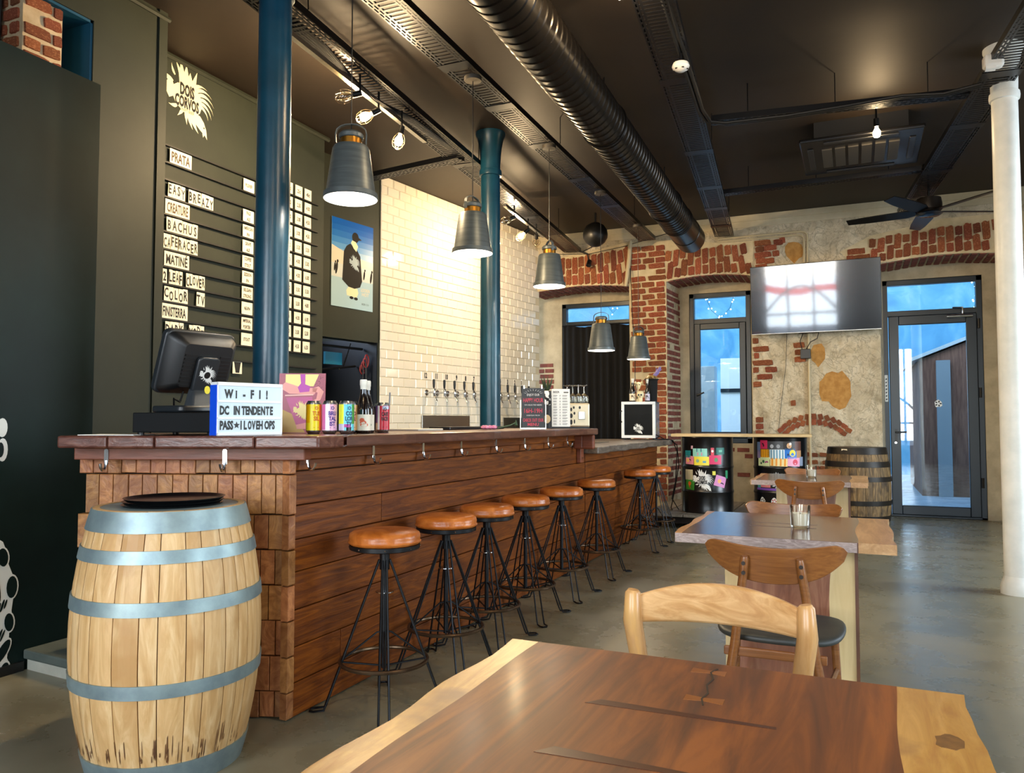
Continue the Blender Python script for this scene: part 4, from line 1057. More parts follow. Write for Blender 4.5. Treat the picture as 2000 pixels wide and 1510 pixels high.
def bottle(x, y, label, lab, h=.25, r=.034, mark='#d9603c', cap='#e9e6da', z=TOP, group='bottles on the bar'):
    t = thing('beer_bottle', label, 'bottle', (x, y, z), group)
    k = h / .25
    MB().lathe([(0, .004), (r * .9, 0), (r, .006), (r, .095 * k), (r * .96, .115 * k), (r * .6, .16 * k), (r * .42, .19 * k), (r * .40, .235 * k), (0, .236 * k)], 24, (x, y, z)).build('glass', m_bot, t, smooth=True)
    MB().lathe([(r * .44, .205 * k), (r * .46, .222 * k), (r * .5, .224 * k), (r * .5, .245 * k), (r * .44, .25 * k), (0, .25 * k)], 18, (x, y, z)).build('cap', mat('cap_' + cap.strip('#'), cap, rough=.5), t, smooth=True)
    MB().lathe([(r + .0005, .014 * k), (r + .0005, .088 * k)], 24, (x, y, z)).build('paper_label', lab, t, smooth=True)
    ca = math.atan2(-y, -x)
    CY = lambda u, v, w=0.0: V((x + (r + .001 + w) * math.cos(ca + u / r), y + (r + .001 + w) * math.sin(ca + u / r), z + v * k))
    b = MB()
    for i in range(3): b.flat(ell(.004 - .005 * i, .04 + .011 * i, .019 - .004 * i, .010, 12), CY, .0002 * i)
    b.build('label_mark', mat('mark_' + mark.strip('#'), mark, rough=.5), t)
m_lab = mat('cream_label', '#e9e2cf', rough=.6)
bottle(-2.085, 2.995, 'dark beer bottle with white cap and cream label in the can row', m_lab)
bottle(-2.13, 3.09, 'second dark bottle standing just behind the labelled one', m_lab, mark='#6f8a6a')
t = thing('pen', 'thin pen standing up behind the crimson can', 'pen', (-2.13, 3.27, TOP))
MB().tube([(-2.13, 3.27, TOP), (-2.12, 3.272, TOP + .20)], .004, 8).build('barrel', mat('grey_pen', '#8d8f92', rough=.4), t, smooth=True)
t = thing('paper_sheet', 'white paper sheet lying on the bar end by the cash drawer', 'paper', (-2.80, 2.22, TOP))
MB().prism([(-2.86, 2.135), (-2.64, 2.215), (-2.70, 2.37), (-2.92, 2.29)], XY, TOP, TOP + .003).build('sheet', mat('white_paper', '#e9e9e4', rough=.6), t)
t = thing('bar_mat', 'pale folded bar mat lying beyond the cans', 'mat', (-2.5, 4.3, TOP))
MB().box(-2.58, -2.36, 3.95, 4.25, TOP, TOP + .012).build('pad', mat('pale_mat', '#cfc9bb', rough=.6), t, bevel=.004)
t = thing('rubber_tray', 'long black rubber bar tray in front of the beer taps', 'tray', (-2.5, 4.9, TOP))
MB().box(-2.58, -2.42, 4.45, 5.30, TOP, TOP + .02).build('tray', m_black, t, bevel=.005)
t = thing('orchid_cutting', 'small pink blossom cutting lying on the bar by the column', 'flower', (-2.2, 4.62, TOP))
b = MB()
for i in range(9):
    an = i * .7; b.lathe([(0, 0), (.018, .012), (.012, .026), (0, .03)], 8, (-2.22 + .035 * math.cos(an), 4.62 + .05 * math.sin(an), TOP + .001))
b.build('blossom', mat('pink_petal', '#c96a92', '#e2a3bd', scale=30, rough=.6), t, smooth=True)
MB().tube([(-2.18, 4.66, TOP + .01), (-2.12, 4.74, TOP + .03), (-2.10, 4.80, TOP + .05)], .004, 6).lathe([(0, 0), (.012, .012), (.0, .05)], 6, (-2.10, 4.79, TOP + .02)).build('stem', mat('green_stem', '#2e4a26', rough=.6), t, smooth=True)
# happy hour board
t = thing('chalk_sign', 'black happy hour chalk sign with pink letters standing on the bar end', 'sign', (-2.13, 5.18, TOP))
HU = V((.215, .09, 0)).normalized(); H0 = V((-2.208, 5.14, TOP + .012)); HB_ = fr(H0, HU, (0, 0, 1))
MB().prism([(0, 0), (.165, 0), (.165, .285), (0, .285)], HB_, -.006, 0).build('board', m_black, t)
b = MB(); b.prism([(-.012, -.012), (-.006, -.012), (-.006, .20), (-.012, .20)], HB_, -.012, .004).prism([(.17, -.012), (.176, -.012), (.176, .20), (.17, .20)], HB_, -.012, .004).prism([(-.012, -.012), (.176, -.012), (.176, -.002), (-.012, -.002)], HB_, -.04, .03).prism([(.012, .28), (.022, .28), (.022, .305), (.012, .305)], HB_, -.008, .003).prism([(.14, .28), (.15, .28), (.15, .305), (.14, .305)], HB_, -.008, .003)
b.build('stand', m_steel, t)
b = MB()
b.text('ENJOY OUR', HB_, .083, .228, .018, maxw=.09, w=.001); b.text('ON SELECTED BEERS', HB_, .083, .158, .010, maxw=.14, w=.001); b.text('EVERYDAY FROM', HB_, .083, .083, .009, maxw=.13, w=.001)
for i in range(9):
    an = .35 + i * .305; b.flat([(.083 + .055 * math.cos(an - .03), .236 + .03 * math.sin(an - .03)), (.083 + .078 * math.cos(an), .236 + .045 * math.sin(an)), (.083 + .055 * math.cos(an + .03), .236 + .03 * math.sin(an + .03))], HB_, .001)
b.build('chalk_white', mat('chalk_white', '#e8e4e0', rough=.8), t)
b = MB(); b.text('HAPPY HOUR', HB_, .083, .182, .032, maxw=.145, w=.001, bold=.01); b.text('16H-19H', HB_, .083, .105, .034, maxw=.13, w=.001, bold=.01); b.text('CHECK OUT OUR', HB_, .083, .042, .024, maxw=.148, w=.001, bold=.02); b.text('MENU', HB_, .083, .012, .022, maxw=.08, w=.001, bold=.02)
b.build('chalk_pink', mat('chalk_pink', '#d4475c', rough=.8), t)
# menu on its stand
t = thing('menu_stand', 'white printed menu clipped to a black stand on the bar end', 'menu', (-2.0, 5.40, TOP))
MU_ = V((.21, .1, 0)).normalized(); MV = V((-.02, .05, 1)).normalized(); M0 = V((-2.065, 5.37, TOP + .015))
MP = lambda u, v, w=0.0: M0 + MU_ * u + MV * v + V((MU_.y, -MU_.x, 0)) * w
b = MB(); b.prism([(-.004, -.012), (.145, -.012), (.145, .0), (-.004, .0)], MP, -.03, .02).prism([(-.008, -.012), (-.002, -.012), (-.002, .27), (-.008, .27)], MP, -.01, 0).prism([(0, 0), (.138, 0), (.138, .27), (0, .27)], MP, -.008, -.004)
b.build('stand', m_black, t)
MB().prism([(0.002, .002), (.138, .002), (.136, .283), (.0, .283)], MP, -.003, .0).build('sheet', mat('white_paper', '#e9e9e4', rough=.6), t)
b = MB(); b.text('BEER', MP, .012, .252, .016, align='l', w=.0006, bold=.03)
b.flat([(.09, .252), (.125, .252), (.125, .262), (.09, .262)], MP, .0006)
for i in range(11):
    for x0, wd in ((.012, .035), (.058, .012), (.08, .045)):
        z = .232 - i * .021
        b.flat([(x0, z), (x0 + wd * rnd.uniform(.6, 1), z), (x0 + wd * .8, z + .004), (x0, z + .004)], MP, .0006)
        b.flat([(x0, z - .007), (x0 + wd * rnd.uniform(.5, 1), z - .007), (x0 + wd * .7, z - .0045), (x0, z - .0045)], MP, .0006)
b.build('print', mat('grey_print', '#6a6763', rough=.7), t)
# potted patterned cup with plant between the two, dispenser, glasses
t = thing('black_canister', 'black canister with round cream badge behind the menu', 'canister', (-2.27, 5.80, TOP))
MB().lathe([(0, 0), (.06, 0), (.06, .18), (.055, .185), (0, .185)], 24, (-2.27, 5.80, TOP)).build('body', m_black, t, smooth=True)
q = V((-2.27, 5.80, TOP + .075)); cd = V((2.27, -5.80, 0)).normalized(); cu_ = V((-cd.y, cd.x, 0))
MB().prism(ell(0, 0, .028, .034, 18), lambda u, v, w: q + cu_ * u + V((0, 0, v)) + cd * (.0605 + w), -.008, .001).build('badge', m_cream, t)
t = thing('patterned_pot', 'black and white patterned pot with a dark plant on the canister', 'plant pot', (-2.27, 5.80, TOP + .186))
m_pat = mat('patterned_pot', '#f0efe9', '#111111', scale=26, detail=1, lo=.47, hi=.53, rough=.5)
MB().lathe([(0, 0), (.04, 0), (.058, .05), (.055, .10), (.04, .115), (.034, .10), (0, .10)], 24, (-2.27, 5.80, TOP + .186)).build('pot', m_pat, t, smooth=True)
for i in range(7):
    an = i * .9; q = MB(); p0 = V((-2.27, 5.80, TOP + .28))
    q.tube([p0, p0 + V((.02 * math.cos(an), .02 * math.sin(an), .05)), p0 + V((.05 * math.cos(an), .05 * math.sin(an), .11 + .02 * (i % 3)))], [.006, .011, .001], 6)
    q.build('leaf', mat('dark_leaf', '#26301f', '#3c4a2d', scale=12, rough=.5), t, smooth=True)
t = thing('drinks_dispenser', 'cream steel drinks machine with dark stickers on the bar end', 'dispenser', (-2.03, 5.85, TOP))
DC = V((-2.20, 5.72, TOP)); DU = V((.93, .37, 0)).normalized(); DF = fr(DC, DU, (0, 0, 1))
DC2 = lambda u, v, w=0: DF(u + .285, v, w)
MB().prism(rrect(-.0, .20, .012, .20, .012), lambda u, v, w=0: DF(u + .10, v, w), -.15, 0).build('case', mat('cream_steel', '#cfc3a4', '#d8cdb2', scale=9, rough=.35, metal=.3), t, bevel=.012, smooth=True)
MB().prism([(.10, 0), (.30, 0), (.30, .012), (.10, .012)], DF, -.14, -.02).build('foot', m_black, t)
b = MB()
for u, v, r1, r2 in ((.155, .15, .008, .016), (.175, .165, .008, .011), (.155, .10, .012, .02), (.18, .12, .008, .012), (.155, .05, .010, .022), (.18, .055, .006, .018), (.222, .165, .009, .012)): b.flat(ell(u, v, r1, r2, 10), DF, .0008)
b.build('stickers', m_black, t)
b = MB(); b.prism(rrect(.21, .265, .07, .135, .008), DF, .0, .006); b.build('handle_plate', m_steel, t, bevel=.003)
m_gl = glassmat('drinking_glass', '#fbfaf5', 0.05)
g0 = thing('wine_glass', 'upturned stem glass on the drinks machine', 'glass', (0, 0, 0), 'stem glasses on the drinks machine')
MB().lathe([(.030, 0), (.034, .03), (.032, .055), (.012, .075), (.004, .08), (.0035, .135), (.028, .142), (.028, .144), (0, .144)], 18).build('bowl', m_gl, g0, smooth=True)
GP = [(.125, -.035), (.125, -.11), (.17, -.04), (.17, -.115), (.215, -.035), (.215, -.11), (.26, -.04), (.26, -.115)]
for i, (u, w_) in enumerate(GP):
    o = g0 if i == 0 else dup(g0); o.location = DF(u, .2005, w_); o['label'] = f"upturned stem glass, {['first', 'second', 'third', 'fourth'][i // 2]} from the menu in the {['front', 'back'][i % 2]} row on the drinks machine"
b = None
# wine fridge and the things on it
t = thing('wine_fridge', 'small glass door wine fridge with white door frame on the live edge counter', 'fridge', (-2.2, 8.5, .989))
FO = V((-2.46, 8.62, .989)); FU = V((.9945, .105, 0)).normalized(); FF = fr(FO, FU, (0, 0, 1))
FW, FH = .385, .435
b = MB(); b.prism([(0, .02), (FW, .02), (FW, FH), (0, FH)], FF, -.36, -.30).prism([(0, .02), (.015, .02), (.015, FH), (0, FH)], FF, -.30, -.05).prism([(FW - .015, .02), (FW, .02), (FW, FH), (FW - .015, FH)], FF, -.30, -.05).prism([(0, FH - .015), (FW, FH - .015), (FW, FH), (0, FH)], FF, -.30, -.05).prism([(0, .02), (FW, .02), (FW, .035), (0, .035)], FF, -.30, -.05)
b.build('case', m_black, t)
for u in (.03, FW - .03):
    for w_ in (-.08, -.33): MB().prism([(u - .012, 0), (u + .012, 0), (u + .012, .02), (u - .012, .02)], FF, w_ - .012, w_ + .012).build('foot', m_black, t)
b = MB(); fw = .032
b.prism([(0, .02), (FW, .02), (FW, .02 + fw), (0, .02 + fw)], FF, -.045, 0).prism([(0, FH - fw), (FW, FH - fw), (FW, FH), (0, FH)], FF, -.045, 0).prism([(0, .02 + fw), (fw, .02 + fw), (fw, FH - fw), (0, FH - fw)], FF, -.045, 0).prism([(FW - fw, .02 + fw), (FW, .02 + fw), (FW, FH - fw), (FW - fw, FH - fw)], FF, -.045, 0)
dr = b.build('door', mat('white_enamel', '#e9ecec', rough=.3), t, bevel=.003)
MB().prism([(fw, .02 + fw), (FW - fw, .02 + fw), (FW - fw, FH - fw), (fw, FH - fw)], FF, -.025, -.02).build('pane', glassmat('fridge_glass', '#6d8286', .0, .45), dr)
wq, dq = MB(), MB(); emblem(wq, dq, lambda u, v, w=0: FF(.19 + u, .125 + v, -.0185 + w), .062, words=True, w=.001)
k = wq.build('splash_logo', mat('sticker_white', '#e6e8e6', rough=.5), dr); dq.build('logo_lettering', m_black, dr)
MB().tube([FF(.006, .33, .0), FF(-.012, .32, .03), FF(-.014, .24, .03), FF(.006, .2, 0)], .006, 8).build('handle', m_blackm, dr, smooth=True)
for z in (.13, .22, .30): MB().prism([(.02, z), (FW - .02, z), (FW - .02, z + .004), (.02, z + .004)], FF, -.29, -.06).build('shelf', m_blackm, t)
for i, u in enumerate((.09, .17, .25)):
    o_ = FF(u, .26, -.07)
    k = MB(); k.lathe([(0, 0), (.026, .0), (.026, .02), (0, .03)], 16, o_, M=Matrix.Rotation(PI / 2, 3, 'X'))
    k.build('shelved_bottle', m_posd, t, smooth=True)
m_side = mat('sticker_side', '#6d6a45', '#9a8a52', '#7d6a86', scale=16, detail=1, rough=.6)
b = MB(); SDn = fr(FF(FW + .0005, 0, 0), (-FU.y, FU.x, 0), (0, 0, 1))
for u0, u1, v0, v1 in ((.06, .2, .03, .2), (.07, .19, .21, .30), (.2, .36, .05, .22), (.05, .18, .31, .42), (.22, .36, .25, .41)): b.flat([(u0, v0), (u1, v0), (u1, v1), (u0, v1)], SDn, .001)
b.build('side_stickers', m_side, t)
FT = .989 + FH
m_cr = mat('cream_ceramic', '#e6d9ae', rough=.45)
def on_f(u, w_): p = FF(u, 0, w_); return p.x, p.y
x, y = on_f(.115, -.10); bottle(x, y, 'squat bottle with cream label and white cap on the fridge', m_lab, h=.27, r=.036, mark='#5a4632', z=FT, group='bottles on the fridge')
x, y = on_f(.285, -.10); bottle(x, y, 'dark bottle with pale label beside the skull ornament', mat('lilac_label', '#cfc6d6', rough=.6), h=.26, r=.028, mark='#1c1a20', z=FT, group='bottles on the fridge')
t = thing('skull_ornament', 'cream skull ornament on top of the wine fridge', 'skull', (*on_f(.21, -.06), FT))
x, y = on_f(.21, -.07); c0 = V((x, y, FT)); fd = V((FU.y, -FU.x, 0))
SK = lambda u, v, w=0: c0 + FU * u + V((0, 0, v)) + fd * w
b = MB(); b.lathe([(0, .045), (.028, .05), (.040, .07), (.042, .09), (.034, .112), (.018, .122), (0, .125)], 18, c0).lathe([(.02, 0), (.026, .01), (.027, .03), (.024, .05), (0, .05)], 12, c0 + fd * .006)
b.build('bone', m_cr, t, smooth=True)
b = MB(); b.prism(ell(-.015, .078, .010, .011, 10), SK, .030, .0435).prism(ell(.015, .078, .010, .011, 10), SK, .030, .0435).prism([(-.005, .052), (.005, .052), (0, .066)], SK, .02, .036)
b.build('sockets', m_black, t)
t = thing('bone_figure', 'tall cream animal skull figure on a bone stem on the fridge', 'figurine', (*on_f(.175, -.12), FT))
x, y = on_f(.18, -.13); c0 = V((x, y, FT))
b = MB(); b.tube([c0 + V((-.02, 0, 0)), c0 + V((-.015, 0, .09)), c0 + V((0, 0, .17))], [.012, .008, .009], 8).lathe([(.0, .0), (.026, .003), (.026, .008), (0, .01)], 12, c0)
b.lathe([(0, .145), (.016, .15), (.026, .18), (.034, .205), (.026, .225), (0, .232)], 14, c0)
for sg in (-1, 1): b.lathe([(0, -.018), (.013, -.008), (.015, .006), (0, .018)], 8, c0 + FU * sg * .036 + V((0, 0, .222)))
b.build('figure', m_cr, t, smooth=True)
c1 = c0 + fd * .028
b = MB()
for sg in (-1, 1): b.lathe([(0, -.008), (.008, 0), (0, .008)], 8, c1 + FU * sg * .013 + V((0, 0, .2)))
b.build('eye_hollows', m_black, t)
t = thing('top_hat', 'black felt cylinder hat dressed with a purple ribbon on the fridge', 'hat', (*on_f(.32, -.22), FT))
x, y = on_f(.315, -.24); c0 = V((x, y, FT))
b = MB(); b.lathe([(.0, 0), (.062, .0), (.07, .25), (.085, .262), (.085, .268), (.064, .262), (0, .262)], 24, c0); b.build('felt', mat('black_felt', '#0a090b', rough=.9), t, smooth=True)
b = MB()
for i in range(6):
    an = i * 1.05; b.tube([c0 + V((.0, 0, .262)), c0 + V((.04 * math.cos(an), .04 * math.sin(an), .30)), c0 + V((.075 * math.cos(an), .075 * math.sin(an), .275))], [.008, .018, .006], 6)
b.build('gold_ribbon', mat('gold_ribbon', '#8a6a2c', '#b0925a', scale=20, rough=.5), t, smooth=True)
b = MB(); b.tube([c0 + V((.01, 0, .28)), c0 + V((.06, .02, .34)), c0 + V((.10, .03, .41))], [.02, .026, .012], 8).tube([c0 + V((.06, .02, .34)), c0 + V((.05, .03, .40))], [.014, .004], 6).tube([c0 + V((.08, .02, .36)), c0 + V((.115, .03, .38))], [.012, .004], 6)
b.build('purple_ribbon', mat('purple_ribbon', '#6f5a9c', '#9384bd', scale=25, rough=.6), t, smooth=True)
t = thing('power_cable', 'black cables running from the fridge down the brick pier to the floor', 'cable', (-2.1, 8.95, .3))
MB().tube([(-2.06, 8.62, 1.05), (-2.0, 8.75, 1.0), (-1.93, 8.90, .98), (-1.90, 8.98, .85), (-1.93, 9.02, .5), (-1.98, 9.05, .3), (-1.92, 9.1, .18), (-1.80, 9.1, .05)], .006, 6).tube([(-2.10, 8.70, .995), (-1.97, 8.86, .995), (-1.90, 8.97, .93), (-1.885, 9.0, .7), (-1.94, 9.02, .4), (-1.98, 9.0, .2), (-1.9, 9.0, .03)], .006, 6).build('leads', m_black, t, smooth=True)
t = thing('hanging_power_lead', 'thin black lead hanging from the ceiling to the fridge top', 'cable', (-2.35, 9.3, 1.45))
MB().tube([(-2.80, 10.30, 3.3), (-2.74, 10.2, 2.5), (-2.66, 10.0, 2.1), (-2.45, 9.2, 1.75), (-2.30, 8.72, 1.46)], .005, 6).build('lead', m_black, t, smooth=True)
t = thing('coasters', 'flat cards left lying on the live edge counter', 'coaster', (-2.4, 7.4, .989))
MB().prism([(-2.42, 7.15), (-2.28, 7.2), (-2.3, 7.6), (-2.44, 7.55)], XY, .989, .995).build('card', mat('grey_card', '#5b5348', rough=.6), t)
# ---------------------------------------------------------------- bar stools
m_tan = mat('tan_leather', '#9a4f19', '#c47231', '#b06022', scale=7, dist=1.2, rough=.32, bump=.5, bscale=22, rand=.10)
m_iron = mat('raw_black_iron', '#1d1e20', '#2b2c2e', scale=9, rough=.36, metal=.75)
m_ringb = mat('worn_bronze_ring', '#4a3a2c', '#66513c', scale=9, rough=.35, metal=.8)
stool = thing('bar_stool', 'x', 'bar stool', (0, 0, 0), 'bar stools along the counter')
b = MB(); R = .151
b.lathe([(0, .683), (R * .95, .683), (R * 1.0, .689), (R * 1.02, .695), (R * .985, .701), (R * 1.0, .713), (R * .97, .729), (R * .86, .739), (R * .5, .744), (0, .745)], 40)
b.build('seat', m_tan, stool, smooth=True, ang=60)
MB().lathe([(0, .660), (R * .9, .660), (R * .98, .665), (R * .98, .682), (0, .682)], 32).build('seat_plate', m_iron, stool, smooth=True)
b = MB()
for i in range(8):
    an = i * PI / 4; b.lathe([(0, -.004), (.004, 0), (0, .004)], 6, (R * .985 * math.cos(an), R * .985 * math.sin(an), .673))
b.build('rivets', m_chrome, stool)
MB().lathe([(.021, .575), (.021, .660)], 16).build('collar', m_iron, stool, smooth=True)
MB().lathe([(.0115, .165), (.0115, .58)], 12).build('screw_post', m_iron, stool, smooth=True)
MB().lathe([(0, .48), (.038, .48), (.038, .484), (0, .484)], 18).build('spacer_plate', m_chrome, stool, smooth=True)
for i in range(4):
    an = PI / 4 + i * PI / 2; d = V((math.cos(an), math.sin(an), 0)); s = V((-d.y, d.x, 0))
    b = MB()
    pts = []
    for sg in (1,):
        P_ = lambda r, z, o: d * r + s * o + V((0, 0, z))
        b.tube([P_(.022, .615, .009), P_(.097, .41, .013), P_(.173, .20, .018), P_(.234, .032, .021), P_(.244, .009, .021), P_(.285, .007, .022), P_(.300, .007, 0.012), P_(.300, .007, -.012), P_(.285, .007, -.022), P_(.244, .009, -.021), P_(.234, .032, -.021), P_(.173, .20, -.018), P_(.097, .41, -.013), P_(.022, .615, -.009)], .0048, 6)
    b.build('leg', m_iron, stool, smooth=True)
MB().ring((0, 0, .198), .181, .0085, 36, 8).build('foot_ring', m_ringb, stool, smooth=True)
b = MB()
for i in range(4):
    an = PI / 4 + i * PI / 2; d = V((math.cos(an), math.sin(an), 0))
    b.tube([d * .011 + V((0, 0, .315)), d * .03 + V((0, 0, .313)), d * .172 + V((0, 0, .205))], .004, 6).tube([d * .011 + V((0, 0, .175)), d * .172 + V((0, 0, .196))], .004, 6)
b.build('brace', m_iron, stool, smooth=True)
SP = [(-1.835, 2.80), (-1.855, 3.375), (-1.873, 3.87), (-1.885, 4.445), (-1.885, 5.09), (-1.885, 5.883), (-1.885, 7.22), (-1.885, 7.88)]
SL = ['tan leather bar stool nearest the block clad bar end', 'second tan bar stool from the block clad bar end', 'third tan bar stool from the block clad bar end', 'fourth tan bar stool from the block clad bar end',
      'tan bar stool next before the last one at the high bar', 'tan bar stool at the high bar end by the bracket post', 'tan bar stool at the middle of the lower counter', 'tan bar stool at the lower counter corner by the brick pier']
for i, (x, y) in enumerate(SP):
    o = stool if i == 0 else dup(stool)
    o.location = (x, y, 0); o.rotation_euler = (0, 0, rnd.uniform(-.04, .04) if i else -.20); o['label'] = SL[i]

# ---------------------------------------------------------------- slab tables
m_heart = mat('polished_heartwood', '#4c230c', '#925018', '#70390f', scale=1.7, st=(9, .8, 9), dist=1.0, detail=9, rough=.46, coat=.04, bump=.04, rand=.06)
m_heart2 = mat('purple_heartwood', '#4b3027', '#71503f', '#5d3e33', scale=2.2, st=(9, .8, 9), dist=1.0, detail=9, rough=.2, coat=.3, bump=.04, rand=.06)
m_sap = mat('pale_sapwood', '#b07a2e', '#d0a052', '#c08f3f', scale=3, st=(10, 1.2, 10), dist=1.2, detail=9, rough=.3, bump=.1, spots='#8a5f2c', sscale=5)
m_sap2 = mat('cream_sapwood', '#cdb07a', '#dcc38f', scale=2, st=(9, 9, .8), dist=.8, rough=.35, bump=.1)
m_sapd = mat('tan_sapwood', '#a67a49', '#c69c6a', '#b68a58', scale=3, st=(10, 1.2, 10), dist=1.2, detail=9, rough=.32, bump=.1)
m_endg = mat('slab_front_grain', '#8b7a74', '#b9a7a0', '#a08d86', scale=7, st=(2, 2, 8), dist=3, rough=.4, bump=.1)
m_key = mat('butterfly_key_wood', '#8a4f1e', '#9d622a', scale=6, rough=.3)
m_crack = mat('dark_crack', '#1c0d06', rough=.6)
m_inlay = mat('dark_inlay', '#4a2310', rough=.35)
def table(label, x0, x1, y0, y1, sl, sr, top_m, sap_m, ledge, z=.75, th=.038, panels=(), front=None, seed=0, xin=(.17, .14)):
    r = random.Random(seed)
    t = thing('slab_table', label, 'table', ((x0 + x1) / 2, (y0 + y1) / 2, 0), 'slab tables in a row')
    n = 14
    ys = [y0 + (y1 - y0) * i / n for i in range(n + 1)]
    hl = [sl + .003 * math.sin(i * .8 + seed) for i in range(n + 1)]; hr = [sr + .006 * math.sin(i * .6 + seed * 2) + ledge * .3 * math.sin(i * .45) for i in range(n + 1)]
    eL = [x0 + .006 * math.sin(i * 1.1 + seed) for i in range(n + 1)]; eR = [x1 + ledge * (math.sin(i * .75 + 1 + seed) * .6 + r.uniform(-.3, .3)) for i in range(n + 1)]
    Lh = [(x0 + hl[i], ys[i]) for i in range(n + 1)]; Rh = [(x1 - hr[i], ys[i]) for i in range(n + 1)]
    MB().prism([p for p in Rh] + Lh[::-1], XY, z - th, z).build('top_slab', top_m, t)
    MB().prism(Lh + [(eL[i], ys[i]) for i in range(n, -1, -1)], XY, z - th, z).build('sapwood_edge', sap_m, t, label='pale sapwood edge of the slab')
    MB().prism([(eR[i], ys[i]) for i in range(n + 1)] + Rh[::-1], XY, z - th, z).build('sapwood_edge', sap_m, t, label='pale live edge of the slab')
    if front:
        MB().prism([(x0 + sl * .2, z - th + .001), (x1 - sr, z - th + .001), (x1 - sr, z - .001), (x0 + sl * .2, z - .001)], fr((0, y0, 0), (1, 0, 0), (0, 0, 1)), -.001, .0012).build('front_edge', front, t)
    for k, yp in enumerate(panels):
        a, c = x0 + xin[0], x1 - xin[1]
        PF = fr((0, yp, 0), (1, 0, 0), (0, 0, 1))
        cv = [(a + .062 + .02 * math.sin(i * .7), z - th - (z - th) * i / 10) for i in range(11)]; cv2 = [(c - .058 - .038 * math.sin(i * .35 + .4), z - th - (z - th) * i / 10) for i in range(11)]
        lp = MB().prism(cv[::-1] + cv2, PF, -.04, 0).build('leg_panel', mat('panel_heartwood', '#7b4a33', '#9d6a4d', '#8a563c', scale=2.4, st=(7, 7, .9), dist=1.6, rough=.35), t)
        MB().prism([(a, 0), (a, z - th)] + cv, PF, -.04, 0).build('sapwood_strip', m_sap2, lp)
        MB().prism([(c, z - th), (c, 0)] + cv2[::-1], PF, -.04, 0).build('sapwood_strip', m_sap2, lp)
        MB().prism([(c, 0), (c + .012, 0), (c + .012, z - th), (c, z - th)], PF, -.045, .004).build('edge_board', mat('brown_edge_board', '#5a3219', '#75451f', scale=3, st=(8, 8, 1), rough=.4), lp)
    return t
def key(t, cx, cy, L, z=.75, sx=.026, ang=0.0):
    pts = [(-L / 2, -sx / 2), (0, -sx * .28), (L / 2, -sx / 2), (L / 2, sx / 2), (0, sx * .28), (-L / 2, sx / 2)]
    MB().prism([(cx + u * math.cos(ang) - v * math.sin(ang), cy + u * math.sin(ang) + v * math.cos(ang)) for u, v in pts], XY, z - .004, z + .0006).build('butterfly_key', m_key, t)
t1 = table('nearest slab table in orange brown heartwood with yellow sapwood edges', -.655, .155, .66, 1.485, .055, .105, m_heart, m_sap, .007, seed=1, panels=(.85, 1.27))
for cx, cy, L in ((-.25, 1.432, .06), (-.233, 1.289, .062)): key(t1, cx, cy, L)
b = MB()
for pts in ([(-.238, 1.455), (-.246, 1.43), (-.236, 1.395), (-.241, 1.36), (-.232, 1.32), (-.237, 1.29), (-.23, 1.262)],):
    for p, q in zip(pts, pts[1:]): b.bar((*p, .7505), (*q, .7505), .003, .0008)
b.build('crack', m_crack, t1)
for cy, x0, x1, hw in ((1.21, -.405, -.115, .012), (1.008, -.41, -.19, .014)):
    MB().prism([(x0, cy - hw), (x1, cy - hw * .2), (x1, cy + hw * .5), (x0 + .02, cy + hw)], XY, .746, .7506).build('inlay_strip', m_inlay, t1)
MB().prism(blob(.112, 1.26, .022, .035, 14, 7), XY, .7495, .7506).build('knot', mat('burl_knot', '#6b4a24', '#8a6230', scale=40, rough=.5), t1, label='dark burl knot in the sapwood')
t2 = table('middle slab table in dark purple heartwood carrying a candle glass', -.685, .125, 3.155, 3.97, .03, .13, m_heart2, m_sapd, .008, seed=2, panels=(3.36, 3.74), front=m_endg)
for cy in (3.62, 3.50): MB().prism([(-.43, cy - .006), (-.16, cy - .006), (-.16, cy + .006), (-.43, cy + .006)], XY, .747, .7505).build('inlay_strip', m_inlay, t2)
t3 = table('slab table closest to the cask and the glass door', -.755, .075, 6.23, 7.03, .04, .12, m_heart2, m_sapd, .008, seed=3, panels=(6.45, 6.8), front=m_endg)
# candle glasses
m_wax = mat('white_wax', '#efe9dc', rough=.5)
def candle(label, x, y):
    t = thing('candle_glass', label, 'candle', (x, y, .7505), 'candle glasses on the tables')
    MB().lathe([(0, .0), (.036, .0), (.038, .004), (.042, .095), (.040, .095), (.0365, .012), (0, .012)], 28, (x, y, .7505)).build('glass', m_gl, t, smooth=True)
    MB().lathe([(0, .0125), (.0362, .0125), (.0385, .062), (.034, .055), (0, .052)], 24, (x, y, .7505)).build('wax', m_wax, t, smooth=True)
    MB().tube([(x, y, .80), (x + .001, y, .815)], .0015, 6).build('wick', m_black, t)
candle('clear candle glass of white wax on the middle table', -.223, 3.50)
candle('clear candle glass of white wax on the table closest to the door', -.335, 6.66)

